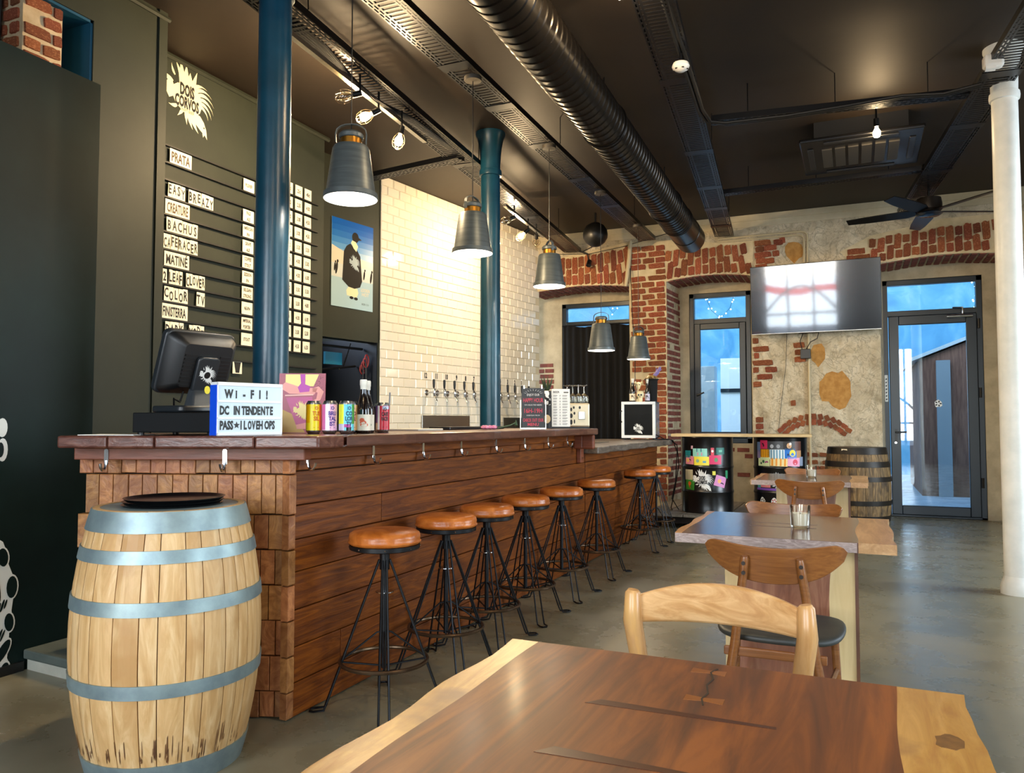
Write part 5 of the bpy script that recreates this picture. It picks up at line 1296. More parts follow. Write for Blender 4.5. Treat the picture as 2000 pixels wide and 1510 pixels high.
# ---------------------------------------------------------------- chairs
m_oak = mat('honey_ash_wood', '#ba8850', '#dcb07a', '#cc9c64', scale=2.2, st=(2.2, 9, 9), dist=2.2, detail=8, rough=.3, bump=.05)
m_teak = mat('teak_veneer', '#7a4a22', '#945f2f', '#86542a', scale=2.6, st=(1.2, 22, 30), dist=.8, detail=8, rough=.32, bump=.05)
m_seat = mat('charcoal_seat_leather', '#2f3230', '#383b38', scale=9, rough=.5, bump=.1)
def crescent(label):
    t = thing('crescent_chair', label, 'chair', (0, 0, 0), 'crescent backed chairs')
    n = 36; Rr = .42
    vs = []; fs = []
    for i in range(n + 1):
        u = -1 + 2 * i / n; an = u * .565
        top = .775 + .024 * u * u - .030 * abs(u) ** 14; h = .118 * math.sqrt(max(0, 1 - abs(u) ** 2.6)) + .004
        for rr in (Rr, Rr + .014):
            x = rr * math.sin(an); y = Rr - rr * math.cos(an)
            for k in range(3):
                zz = top - h * k / 2; vs.append((x, y - .24 - .02 * (zz - .7) / .1, zz))
    for i in range(n):
        a = i * 6; c = a + 6
        for k in (0, 1):
            fs += [(a + k, a + k + 1, c + k + 1, c + k), (a + 3 + k, c + 3 + k, c + 4 + k, a + 4 + k)]
        fs += [(a, c, c + 3, a + 3), (a + 2, a + 5, c + 5, c + 2)]
    fs += [(0, 3, 4, 1), (1, 4, 5, 2), (n * 6, n * 6 + 1, n * 6 + 4, n * 6 + 3), (n * 6 + 1, n * 6 + 2, n * 6 + 5, n * 6 + 4)]
    MB().add(vs, fs).build('backrest', m_teak, t, smooth=True, bevel=.004)
    for sg in (-1, 1):
        b = MB(); b.tube([(sg * .088, -.268, .745), (sg * .089, -.266, .735), (sg * .095, -.262, .68), (sg * .128, -.245, .44), (sg * .165, -.255, .22), (sg * .205, -.275, 0)], [.011, .0145, .0145, .0155, .014, .010], 10)
        lg = b.build('leg', m_teak, t, smooth=True)
        for zz in (.722, .690):
            MB().tube([(sg * .0915, -.276, zz), (sg * .0915, -.283, zz)], .0068, 10).build('dowel_cap', mat('dark_dowel', '#2b231d', rough=.4, metal=.4), lg)
        MB().tube([(sg * .175, .17, .43), (sg * .185, .185, .22), (sg * .195, .20, 0)], [.015, .014, .010], 10).build('leg', m_teak, t, smooth=True)
        MB().tube([(sg * .152, -.25, .29), (sg * .182, .18, .27)], .010, 8).build('stretcher', m_teak, t, smooth=True)
    MB().tube([(-.15, -.249, .30), (.15, -.249, .30)], .010, 8).build('stretcher', m_teak, t, smooth=True)
    MB().box(-.165, .165, -.24, -.225, .40, .43).build('seat_rail', m_teak, t, bevel=.004); MB().box(-.17, .17, .155, .172, .40, .43).build('seat_rail', m_teak, t, bevel=.004)
    b = MB(); o = [(-.165, -.215), (.165, -.215), (.215, -.10), (.225, .06), (.205, .20), (0, .225), (-.205, .20), (-.225, .06), (-.215, -.10)]
    n = len(o)
    def sc(k): return [(x * k, y * k) for x, y in o]
    vs = []
    for k, z in ((.90, .43), (1.0, .436), (1.0, .452), (.95, .462), (.7, .463)): vs += [(x, y, z + .012 * (abs(x) / .22) ** 2) for x, y in sc(k)]
    fs = [tuple(range(n - 1, -1, -1)), tuple(4 * n + i for i in range(n))] + [(k * n + i, k * n + (i + 1) % n, (k + 1) * n + (i + 1) % n, (k + 1) * n + i) for k in range(4) for i in range(n)]
    o_ = b.add(vs, fs).build('seat', m_seat, t, smooth=True, ang=60)
    s = o_.modifiers.new('sub', 'SUBSURF'); s.levels = 2; s.render_levels = 2
    return t
c0 = crescent('teak crescent back chair with charcoal seat on the near side of the middle table')
c0.location = (-.265, 3.0, 0)
for x, y, rz, lb in ((-.30, 3.96, PI, 'teak crescent chair tucked on the far side of the middle table'), (-.31, 6.06, 0, 'teak crescent chair with pale dowels before the table closest to the door'), (-.36, 7.10, PI, 'teak crescent chair tucked behind the table closest to the door')):
    dup(c0, None, (x, y, 0), rz, lb)
# honey chair facing the nearest table
t = thing('curved_back_chair', 'honey ash chair with broad arched back rail behind the nearest table', 'chair', (0, 0, 0))
n = 30; vs = []; fs = []; Rr = .55; hw = .186
for i in range(n + 1):
    u = -1 + 2 * i / n; x = hw * u * 1.0; y = .245 - (Rr - math.sqrt(Rr * Rr - x * x)) * 1.1
    top = .792 - .034 * u * u; bot = .692 + .006 * (1 - u * u)
    for dy in (0, .022):
        for k in range(3): vs.append((x, y + dy, top + (bot - top) * k / 2))
for i in range(n):
    a = i * 6; c = a + 6
    for k in (0, 1): fs += [(a + k, a + k + 1, c + k + 1, c + k), (a + 3 + k, c + 3 + k, c + 4 + k, a + 4 + k)]
    fs += [(a, c, c + 3, a + 3), (a + 2, a + 5, c + 5, c + 2)]
fs += [(0, 3, 4, 1), (1, 4, 5, 2), (n * 6, n * 6 + 1, n * 6 + 4, n * 6 + 3), (n * 6 + 1, n * 6 + 2, n * 6 + 5, n * 6 + 4)]
MB().add(vs, fs).build('back_rail', m_oak, t, smooth=True, bevel=.006)
m_oakv = mat('honey_ash_post', '#ba8850', '#d9a866', '#cc9c64', scale=2.2, st=(9, 9, 1.2), dist=1.5, rough=.3, bump=.05)
for sg in (-1, 1):
    MB().tube([(sg * .196, .205, .772), (sg * .197, .205, .765), (sg * .199, .207, .70), (sg * .185, .215, .60), (sg * .172, .215, .46), (sg * .178, .235, .22), (sg * .19, .27, 0)], [.013, .019, .023, .0215, .021, .019, .015], 14).build('leg', m_oakv, t, smooth=True)
    MB().tube([(sg * .20, -.19, .44), (sg * .20, -.20, 0)], [.02, .014], 12).build('leg', m_oakv, t, smooth=True)
    MB().box(min(sg * .19, sg * .172), max(sg * .19, sg * .172), -.18, .2, .385, .43).build('seat_rail', m_oakv, t, bevel=.004)
MB().box(-.17, .17, .195, .215, .385, .43).build('seat_rail', m_oakv, t, bevel=.004); MB().box(-.18, .18, -.20, -.18, .385, .43).build('seat_rail', m_oakv, t, bevel=.004)
MB().prism(rrect(-.21, .21, -.215, .21, .05), XY, .43, .465).build('seat', m_seat, t, bevel=.012, smooth=True)
t.location = (-.306, 1.65, .02)

# ---------------------------------------------------------------- casks
def cask(label, x, y, H, rb, rh, stm, hpm, hoops, hw_, ns, seed, name='wine_cask', headm=None, dep=.035):
    r = random.Random(seed)
    t = thing(name, label, 'cask', (x, y, 0))
    def rad(z): q = 2 * z / H - 1; return rh + (rb - rh) * (1 - abs(q) ** 2.0)
    ang = [0.0]; 
    for i in range(ns): ang.append(ang[-1] + r.uniform(.7, 1.3))
    ang = [a * 2 * PI / ang[-1] + .2 for a in ang]
    zz = [H * i / 14 for i in range(15)]
    for a, c in zip(ang, ang[1:]):
        g = .0016 / rb; k = 4; vs = []; fs = []
        rj = r.uniform(-.0008, .0008)
        for z in zz:
            R0 = rad(z)
            for i in range(k + 1):
                an = a + g + (c - a - 2 * g) * i / k; e = -.002 if i in (0, k) else 0
                vs.append((x + (R0 + e + rj) * math.cos(an), y + (R0 + e + rj) * math.sin(an), z))
            for an in (c - g, a + g): vs.append((x + (R0 - .022) * math.cos(an), y + (R0 - .022) * math.sin(an), z))
        m_ = k + 3
        for j in range(14):
            for i in range(m_): fs.append((j * m_ + i, j * m_ + (i + 1) % m_, (j + 1) * m_ + (i + 1) % m_, (j + 1) * m_ + i))
        fs.append(tuple(range(m_ - 1, -1, -1))); fs.append(tuple(14 * m_ + i for i in range(m_)))
        MB().add(vs, fs).build('stave', stm, t)
    MB().lathe([(0, H - dep - .02), (rh - .018, H - dep - .02), (rh - .018, H - dep), (0, H - dep)], 40, (x, y, 0)).build('head', headm or stm, t)
    MB().lathe([(0, .04), (rh - .018, .04), (rh - .018, .06), (0, .06)], 40, (x, y, 0)).build('head', headm or stm, t)
    for zc, w_ in zip(hoops, hw_):
        pr = [(rad(zc - w_ / 2) - .002, zc - w_ / 2), (rad(zc - w_ / 2) + .0045, zc - w_ / 2), (rad(zc) + .0045, zc), (rad(min(H, zc + w_ / 2)) + .0045, zc + w_ / 2), (rad(min(H, zc + w_ / 2)) - .002, zc + w_ / 2)]
        MB().lathe(pr, 56, (x, y, 0)).build('hoop', hpm, t, smooth=True)
    return t
m_stave = mat('pale_oak_stave', '#c39860', '#e0bd8a', '#d2a972', scale=3.2, st=(6, 6, .9), dist=1.6, detail=9, rough=.5, bump=.15, rand=.06, spots='#b98c55', sscale=3.0)
m_staved = mat('weathered_oak_stave', '#4a3a24', '#8a6e45', '#6b5434', scale=4, st=(6, 6, 1.0), dist=2.0, detail=9, rough=.7, bump=.3, rand=.22, spots='#33261a', sscale=5)
m_hoopd = mat('dark_iron_hoop', '#1d1a17', '#2c2722', scale=9, rough=.45, metal=.6)
HC = .90
ck = cask('pale oak wine cask with zinc hoops standing at the bar end', -2.276, 2.076, HC, .318, .252, m_stave, m_galv, [.865, .755, .592, .330, .04], [.068, .042, .045, .045, .08], 27, 5, dep=.02)
# stains near the foot
b = MB(); r_ = random.Random(3)
def rad0(z): q = 2 * z / HC - 1; return .252 + (.318 - .252) * (1 - abs(q) ** 2.0)
for i in range(70):
    an = r_.uniform(-2.35, .2); z = r_.uniform(.075, .12); L = r_.uniform(.02, .08) * r_.choice((.4, 1, 1)); w_ = r_.uniform(.001, .0028)
    pts = [(0, 0), (w_, L * .3), (w_ * .6, L), (-w_ * .4, L * .9), (-w_, L * .2)]
    b.flat(pts, lambda u, v, w=0: V((-2.276 + (rad0(z + v) + .0012) * math.cos(an + u / .28), 2.076 + (rad0(z + v) + .0012) * math.sin(an + u / .28), z + v)))
b.build('wine_stain', mat('dark_wine_stain', '#4a2c16', '#6d4420', scale=30, rough=.7), ck, kind='stuff', label='dark wine stains along the stave feet')
m_plate = mat('black_melamine', '#0d0f11', rough=.25)
for i in range(4):
    t = thing('serving_tray', ['round black serving tray at the bottom of the stack on the cask', 'second round black serving tray up in the cask stack', 'third round black serving tray up in the cask stack', 'round black serving tray topping the stack on the cask'][i], 'tray', (-2.276, 2.076, HC - .034 + .012 * i), 'round trays stacked on the pale cask')
    zt = HC - .0195 + .0115 * i; ox = rnd.uniform(-.006, .006)
    MB().lathe([(0, 0), (.158, 0), (.172, .012), (.167, .012), (.156, .003), (0, .003)], 48, (-2.272 + ox, 2.084, zt)).build('tray', m_plate, t, smooth=True)
ck2 = cask('weathered whisky style cask with black hoops beside the glass door', .0, 9.22, .92, .335, .288, m_staved, m_hoopd, [.885, .745, .59, .34, .175, .035], [.07, .06, .05, .05, .06, .07], 22, 9, headm=m_staved, dep=.02)
q = V((-.16, 8.96, .88)); cd = V((.16 - .16, -1, 0)); 
b = MB(); CL = lambda u, v, w=0: V((.0 + (.288 + .0105) * math.sin(u / .29 - .52), 9.22 - (.288 + .0105) * math.cos(u / .29 - .52), .862 + v))
b.m(0).flat([(0, 0), (.06, 0), (.06, .045), (0, .045)], CL); 
CL2 = lambda u, v, w=0: V((.0 + (.288 + .0112) * math.sin(u / .29 - .52), 9.22 - (.288 + .0112) * math.cos(u / .29 - .52), .862 + v))
b.m(1).text('124', CL2, .03, .012, .02, maxw=.045)
b.build('tag', [m_card, m_ink], ck2, label='small white numbered tag')

# ---------------------------------------------------------------- drums with stickers, plank table, platform
m_drum = mat('black_drum_paint', '#0a0b0c', rough=.28)
plat = thing('platform', 'low grey wooden platform under the two black drums', 'platform', (-1.3, 9.4, 0))
for i in range(8): MB().box(-2.22 + i * .228, -2.0 + i * .228, 8.62, 10.3, .14, .17).build('board', mat('grey_platform_board', '#6f675a', '#8a8172', scale=3, st=(9, 1, 9), rough=.6, rand=.1), plat, bevel=.004)
MB().box(-2.2, -.42, 8.72, 8.80, 0.06, .14).box(-2.2, -.42, 10.1, 10.2, 0, .14).build('beam', m_carc, plat)
for x in (-2.12, -1.3, -.5): MB().box(x - .05, x + .05, 8.72, 8.9, 0, .14).build('block', m_carc, plat)
def drum(label, x, y):
    t = thing('oil_drum', label, 'drum', (x, y, .17), 'black drums under the plank table')
    R = .287; H = .855
    pr = [(0, .01), (R - .008, .01), (R, 0), (R + .004, .008), (R, .016)]
    for zc in (.238, .515): pr += [(R, zc - .02), (R + .006, zc - .009), (R + .0075, zc), (R + .006, zc + .009), (R, zc + .02)]
    pr += [(R, H - .016), (R + .004, H - .008), (R, H), (R - .012, H), (R - .012, H - .015), (0, H - .015)]
    MB().lathe(pr, 48, (x, y, .17)).build('body', m_drum, t, smooth=True)
    return t
def dfn(x, y, R=.2895):
    ca = math.atan2(-y, -x)
    return lambda u, v, w=0.0: V((x + (R + w) * math.cos(ca + u / R), y + (R + w) * math.sin(ca + u / R), .17 + v))
def decal(t, F, u0, u1, v0, v1, col, lab=None, motifs=(), rot=0.0, dep=0.0):
    b = MB(); n = 8; vs = []
    cu, cv = (u0 + u1) / 2, (v0 + v1) / 2
    def Fr(u, v, w=0): du, dv = u - cu, v - cv; return F(cu + du * math.cos(rot) - dv * math.sin(rot), cv + du * math.sin(rot) + dv * math.cos(rot), w)
    for i in range(n + 1):
        u = u0 + (u1 - u0) * i / n; vs += [Fr(u, v0, dep), Fr(u, v1, dep)]
    b.add(vs, [(2 * i, 2 * i + 2, 2 * i + 3, 2 * i + 1) for i in range(n)])
    o = b.build('sticker', mat('decal_' + col.strip('#'), col, rough=.4), t, label=lab)
    for kind, mu, mv, s, mc in motifs:
        q = MB()
        U, W = u0 + (u1 - u0) * mu, v0 + (v1 - v0) * mv
        if kind == 'o': q.flat(ell(U, W, s, s * 1.1, 12), Fr, dep + .0008)
        elif kind == 'b': q.flat([(U - s, W - s * .6), (U + s, W - s * .6), (U + s, W + s * .6), (U - s, W + s * .6)], Fr, dep + .0008)
        elif kind == 's':
            for k in range(5): q.flat([(u0 + (u1 - u0) * (.08 + k * .19), v0 + .004), (u0 + (u1 - u0) * (.16 + k * .19), v0 + .004), (u0 + (u1 - u0) * (.16 + k * .19), v1 - .004), (u0 + (u1 - u0) * (.08 + k * .19), v1 - .004)], Fr, dep + .0008)
        elif kind == 'c':
            for k in range(4):
                q.flat([(u0 + .003, v0 + (v1 - v0) * (.1 + k * .24)), (u1 - .003, v0 + (v1 - v0) * (.1 + k * .24)), (u1 - .003, v0 + (v1 - v0) * (.2 + k * .24)), (u0 + .003, v0 + (v1 - v0) * (.2 + k * .24))], Fr, dep + .0008)
                q.flat([(u0 + (u1 - u0) * (.08 + k * .24), v0 + .003), (u0 + (u1 - u0) * (.18 + k * .24), v0 + .003), (u0 + (u1 - u0) * (.18 + k * .24), v1 - .003), (u0 + (u1 - u0) * (.08 + k * .24), v1 - .003)], Fr, dep + .0009)
        elif kind == 'p':
            q.flat([(p[0] * s + U, p[1] * s + W) for p in petal(mu * 5, .0, 1, .3)], Fr, dep + .0008)
            q.flat([(p[0] * s + U, p[1] * s + W) for p in petal(mu * 5 + 2.2, .0, 1, .3)], Fr, dep + .0008)
        q.build('motif', mat('decal_' + mc.strip('#'), mc, rough=.4), o)
    return o
D1 = (-1.575, 9.08); D2 = (-.79, 9.25)
t = drum('black drum covered in beer stickers with white splash logo nearer the brick pier', *D1); F = dfn(*D1)
decal(t, F, -.285, -.195, .62, .70, '#1f7f86'); decal(t, F, -.165, .0, .63, .725, '#8fd3c8', motifs=(('b', .5, .35, .028, '#d98fb0'), ('b', .45, .8, .03, '#3d6f8a')))
decal(t, F, .10, .20, .66, .735, '#0f6a60', motifs=(('b', .5, .5, .02, '#62b59a'),)); decal(t, F, .04, .075, .65, .735, '#d9505f', motifs=(('o', .5, .55, .013, '#f2e9e4'),))
decal(t, F, -.275, -.155, .545, .64, '#e88fa0', motifs=(('o', .3, .45, .02, '#f3c36a'), ('p', .6, .6, .02, '#2a1718')), rot=-.04)
decal(t, F, .02, .16, .55, .65, '#d93a6a', motifs=(('o', .55, .5, .022, '#5f8f62'),)); decal(t, F, -.15, .02, .538, .635, '#f0e24a', motifs=(('o', .25, .5, .018, '#8ab6a0'), ('b', .7, .4, .018, '#58a6cf')), dep=.001)
decal(t, F, -.285, -.17, .37, .485, '#d8cfa8', motifs=(('s', 0, 0, 0, '#a89f86'),)); decal(t, F, -.28, -.15, .26, .375, '#3f8f2f', motifs=(('o', .5, .6, .022, '#e8682a'), ('p', .55, .3, .022, '#c8501f')), rot=-.05)
decal(t, F, .055, .09, .43, .475, '#e6df5a'); decal(t, F, .08, .215, .30, .42, '#d78cc0', motifs=(('o', .4, .5, .022, '#f0b060'), ('p', .7, .4, .028, '#3a1f33')), rot=-.28); decal(t, F, .215, .25, .39, .48, '#2f8a5f')
decal(t, F, -.19, -.165, .72, .755, '#e7b9c4')
wq, dq = MB(), MB(); emblem(wq, dq, lambda u, v, w=0: F(-.055 + u, .37 + v, w + .0012), .125, w=.001)
k = wq.build('splash_logo', mat('sticker_white', '#e6e8e6', rough=.5), t, label='white splash logo with black lettering'); dq.build('logo_lettering', m_black, k)
t = drum('black drum with patterned sticker rows and purple band nearer the cask', *D2); F = dfn(*D2)
xs = [-.28, -.17, -.045, .09, .2]; 
decal(t, F, -.29, -.235, .69, .80, '#6f86a8'); decal(t, F, -.235, -.14, .725, .82, '#d8305f', motifs=(('p', .5, .5, .03, '#14090d'),)); decal(t, F, -.14, .03, .70, .81, '#3a3d40', motifs=(('o', .3, .5, .02, '#b9bcc0'), ('o', .7, .5, .02, '#8d9094'))); decal(t, F, .03, .16, .715, .81, '#2a2420', motifs=(('o', .5, .5, .028, '#d8a878'), ('o', .6, .7, .014, '#eee9e4'))); decal(t, F, .16, .24, .70, .81, '#5a2f1f')
decal(t, F, -.29, -.235, .62, .71, '#8f7fa0'); decal(t, F, -.23, -.125, .63, .72, '#f2b21f', motifs=(('c', 0, 0, 0, '#c97a14'),)); decal(t, F, -.115, .045, .61, .72, '#e2eef0', motifs=(('s', 0, 0, 0, '#4f8fb0'),), dep=.001); decal(t, F, .04, .18, .62, .73, '#1572c8', motifs=(('o', .65, .55, .035, '#f0dc2a'), ('o', .3, .4, .012, '#0c2f6a'))); decal(t, F, .18, .24, .63, .71, '#b98a5f')
decal(t, F, -.27, -.115, .535, .635, '#dfe8b0', motifs=(('o', .5, .5, .016, '#2f5f3a'), ('p', .75, .5, .028, '#b02f7f'), ('o', .3, .3, .012, '#2a3a2a'))); decal(t, F, -.11, .075, .537, .625, '#f6e0a0', motifs=(('c', 0, 0, 0, '#f09a1f'),), rot=-.03, dep=.0012); decal(t, F, .075, .22, .537, .635, '#f2a9c4', motifs=(('o', .6, .45, .03, '#d8264a'),), rot=-.04); decal(t, F, .22, .27, .54, .64, '#8d9ab0')
decal(t, F, -.28, -.235, .33, .435, '#c8302f'); decal(t, F, -.235, -.11, .30, .435, '#e88a8f', motifs=(('o', .6, .4, .03, '#f2d24a'), ('p', .4, .7, .025, '#3a1418'))); decal(t, F, .11, .21, .36, .43, '#c9cf9a', motifs=(('o', .3, .5, .008, '#2a2d1f'),)); decal(t, F, -.29, -.235, .27, .34, '#4f9a94')
b = MB(); n = 20; vs = []
for i in range(n + 1): u = -.30 + .6 * i / n; vs += [F(u, .268, .0005), F(u, .292, .0005)]
b.add(vs, [(2 * i, 2 * i + 2, 2 * i + 3, 2 * i + 1) for i in range(n)]); b.build('purple_band', mat('purple_band', '#7a4fb0', rough=.4), t, smooth=True)
wq, dq = MB(), MB(); emblem(wq, dq, lambda u, v, w=0: F(-.02 + u, .36 + v, w + .0012), .11, w=.001)
k = wq.build('splash_logo', mat('sticker_white', '#e6e8e6', rough=.5), t); dq.build('logo_lettering', m_black, k)
for u0 in (-.21, -.07):
    o = decal(t, F, u0 - .001, u0 + .001, .15, .152, '#0a0b0c')
    q = MB(); q.flat(blob(u0, .15, .036, .042, 12, 6), F, .0012); k = q.build('flower_sticker', mat('sticker_white', '#e6e8e6', rough=.5), t)
    q = MB()
    for i in range(5): q.flat(ell(u0 + .019 * math.cos(i * 1.257), .15 + .019 * math.sin(i * 1.257), .009, .007, 8, i * 1.257), F, .002)
    q.build('petal_print', m_black if u0 < -.1 else mat('red_print', '#b8322f', rough=.5), k)
t = thing('plank_table', 'pale pine plank laid across the two black drums', 'plank', (-1.15, 9.2, 1.027))
MB().prism([(-1.93, 8.80), (-.44, 8.97), (-.47, 9.42), (-1.96, 9.25)], XY, 1.0265, 1.058).build('plank', mat('pale_pine', '#c9a873', '#dcc08d', scale=3, st=(1, 9, 9), dist=1, rough=.5), t, bevel=.003)
# ---------------------------------------------------------------- pendants
m_zinc = mat('grey_zinc_enamel', '#4c5356', '#5b6366', scale=4, st=(1, 1, 16), rough=.42, metal=.35)
m_gold = mat('brass_collar', '#9a6a24', rough=.32, metal=.9)
m_shin = mat('glowing_shade_lining', '#f2f2ee', rough=.5, emit='#fff2dd', es=.35)  # lining glows faintly by itself, standing in for bulb light inside the shade
m_bulb = mat('pendant_bulb', '#ffffff', emit='#fff0d8', es=14.0)
pend = thing('pendant_lamp', 'x', 'pendant lamp', (0, 0, 0), 'grey pendant lamps over the bar')
MB().lathe([(.138, 0), (.141, .006), (.139, .030), (.129, .034), (.126, .045), (.096, .262), (.088, .276), (.055, .284)], 40, cap=False).build('shade', m_zinc, pend, smooth=True, ang=30)
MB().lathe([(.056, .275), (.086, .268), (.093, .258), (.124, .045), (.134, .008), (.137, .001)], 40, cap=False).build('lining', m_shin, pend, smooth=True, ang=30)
MB().lathe([(.055, .284), (.055, .318)], 28, cap=False).build('brass_collar', m_gold, pend, smooth=True, label='brass collar ring')
MB().lathe([(.060, .318), (.064, .322), (.064, .340), (.052, .352), (.02, .356), (0, .356)], 28).build('neck_cap', m_zinc, pend, smooth=True)
hp = [(-.078, 0, .300), (-.080, 0, .345)] + [(-.080 * math.cos(i * PI / 8) * (1 if i else 1), 0, .352 + .045 * math.sin(i * PI / 8)) for i in range(1, 8)] + [(.080, 0, .345), (.078, 0, .290)]
b = MB()
for p, q in zip(hp, hp[1:]): b.bar((p[0], 0, p[2]), (q[0], 0, q[2]), .020, .004, up=(0.3, 0, 1) if abs(p[0] - q[0]) > .004 else (1, 0, 0))
b.build('bail_handle', m_zinc, pend)
bd = MB(); BD = lambda u, v, w=0: V((.112 * math.sin(u / .11), -(.1135 + w + (.09 - v) * .14) * math.cos(u / .11), v))
bd.flat(ell(.035, .105, .03, .014, 16), lambda u, v, w=0: BD(u, v, .002))
bk = bd.build('badge', m_gold, pend, label='small oval brass badge'); 
MB().lathe([(0, .075), (.03, .085), (.034, .105), (.022, .135), (.015, .17), (.015, .20), (0, .2)], 16).build('bulb', m_bulb, pend, smooth=True)
PL = [(-2.38, 3.288, 2.352, 3.60, 'grey pendant lamp with oval badge hanging closest to the menu board'), (-2.38, 4.687, 2.347, 3.58, 'grey pendant lamp hanging before the column by the tiled wall'), (-2.38, 6.143, 2.352, 3.58, 'grey pendant lamp just past the tiled wall over the bar end'),
      (-2.38, 7.612, 1.925, 3.58, 'grey pendant lamp hanging low before the black curtain'), (-2.38, 9.111, 1.945, 3.58, 'grey pendant lamp hanging before the brick pier')]
for i, (x, y, z, zc, lab) in enumerate(PL):
    o = pend if i == 0 else dup(pend)
    o.location = (x, y, z); o['label'] = lab; o.rotation_euler = (0, 0, .45 if i == 0 else .5 + .9 * i)
    MB().tube([(x, y, z + .352), (x, y, zc)], .0035, 6).build('cord', m_black, o) if False else None
for i, (x, y, z, zc, lab) in enumerate(PL):
    o = [p for p in bpy.data.objects if p.get('label') == lab][0]
    me = MB().tube([(0, 0, .352), (0, 0, zc - z)], .0035, 6).lathe([(0, .30 + 0), (0, .30)], 3) if False else MB().tube([(0, 0, .352), (0, 0, zc - z - .02)], .0035, 6)
    rot = o.rotation_euler.copy(); lo = o.location.copy(); o.location = (0, 0, 0); me.build('cord', m_black, o, smooth=True)
    MB().lathe([(0, zc - z - .03), (.058, zc - z - .028), (.06, zc - z - .02), (.06, zc - z), (0, zc - z)], 24).build('canopy', mat('grey_canopy', '#4a443b', rough=.5), o, smooth=True)
    o.location = lo
    light('pendant_light', 'POINT', (x, y, z + .05), 7, (1.0, .90, .74), .05)

# ---------------------------------------------------------------- cable trays
def tray(label, p, q, wd, side=.045, fit=(), rod=True):
    p, q = V(p), V(q); d = (q - p); L = d.length; d.normalize(); s = d.cross(V((0, 0, 1))).normalized(); u = s.cross(d)
    t = thing('cable_tray', label, 'cable tray', (p + q) / 2, 'black cable trays under the ceiling')
    P_ = lambda a, x, h: p + d * a + s * x + u * h
    for sg in (-1, 1):
        b = MB(); b.ob(P_(L / 2, sg * wd / 2, side / 2), d * L, s * .003, u * side).ob(P_(L / 2, sg * (wd / 2 - .008), side), d * L, s * .016, u * .003)
        # two perforated flange strips along the floor edge
        b.ob(P_(L / 2, sg * (wd / 2 - .004), 0), d * L, s * .010, u * .003).ob(P_(L / 2, sg * (wd / 2 - .024), 0), d * L, s * .010, u * .003).ob(P_(L / 2, sg * (wd / 2 - .046), 0), d * L, s * .014, u * .003)
        n = int(L / .06)
        for i in range(n + 1):
            a = i * L / n
            b.ob(P_(a, sg * (wd / 2 - .014), 0), d * .018, s * .012, u * .003).ob(P_(min(L, a + .03), sg * (wd / 2 - .034), 0), d * .018, s * .012, u * .003)
        b.build('side_rail', m_trayk, t)
    b = MB(); n = int(L / .042)
    for i in range(n + 1): b.ob(P_(i * L / n, 0, 0), d * .020, s * (wd - .10), u * .004)
    b.build('floor_slats', m_trayk, t, kind='stuff')
    for a in fit: MB().ob(P_(a * L, 0, .0), d * .10, s * (wd + .012), u * .008).build('joint_plate', m_trayk, t)
    if rod:
        for a in (.15, .5, .85):
            pp = P_(a * L, wd / 2 + .004, side); MB().tube([pp, V((pp.x, pp.y, Z))], .004, 6).build('hanger_rod', m_trayk, t)
    return t
tray('wide slotted cable tray running above the row of pendant lamps', (-2.415, 2.6, 3.60), (-2.487, 10.02, 3.60), .215, fit=(.26, .36, .48, .62, .76))
t1_ = tray('cable tray crossing behind the blue columns with the bulb lamps', (-2.93, 2.4, 3.58), (-3.60, 10.2, 3.58), .24, fit=(.5, .75))
tray('cable tray beside the spiral duct carrying the smoke detector', (-.93, 3.3, 3.60), (-1.52, 10.2, 3.60), .235, fit=(.3, .52, .68, .8, .92))
tray('cable tray passing over the white column toward the fan', (1.13, 4.4, 3.60), (.60, 9.9, 3.60), .24, fit=(.32, .5, .72))
tray('narrow cable tray bridging behind the ceiling air unit', (-1.02, 6.28, 3.61), (.80, 6.52, 3.61), .10)
tray('narrow cable tray bridging before the ceiling fan', (-1.27, 8.39, 3.62), (.62, 8.37, 3.62), .10)
tray('short cable tray branching from the bulb lamp tray to the poster wall', (-3.22, 6.10, 3.56), (-4.70, 6.30, 3.56), .12, rod=False)
t = thing('tray_cables', 'bundle of thick black cables sagging out of the bulb lamp tray', 'cable', (-3.1, 4.6, 3.5))
b = MB()
for k in range(5): b.tube([(-2.98 - .02 * k, 3.0, 3.62), (-3.03 - .02 * k, 3.9, 3.58), (-3.12 + .02 * k, 4.5, 3.50 - .01 * k), (-3.10 - .015 * k, 5.1, 3.55), (-3.2 - .01 * k, 6.1, 3.60)], .012, 6)
b.build('cables', m_black, t, smooth=True)
t = thing('corner_cables', 'two black conduits bending from one tray to the next before the air unit', 'cable', (-.2, 6.2, 3.55))
b = MB()
for k in range(2):
    o_ = .03 * k
    b.tube([(-.88 - o_, 3.3, 3.63), (-.98 - o_, 5.0, 3.60), (-1.03 - o_, 5.9, 3.58), (-1.01 - o_, 6.14 - o_, 3.57), (-.9, 6.22 - o_, 3.56), (-.45, 6.24 - o_, 3.55), (0, 6.30 - o_, 3.58), (.35, 6.32 - o_, 3.60), (.62, 6.30 - o_, 3.56), (.85, 6.25 - o_, 3.57)], .014, 8)
b.build('conduits', m_black, t, smooth=True)

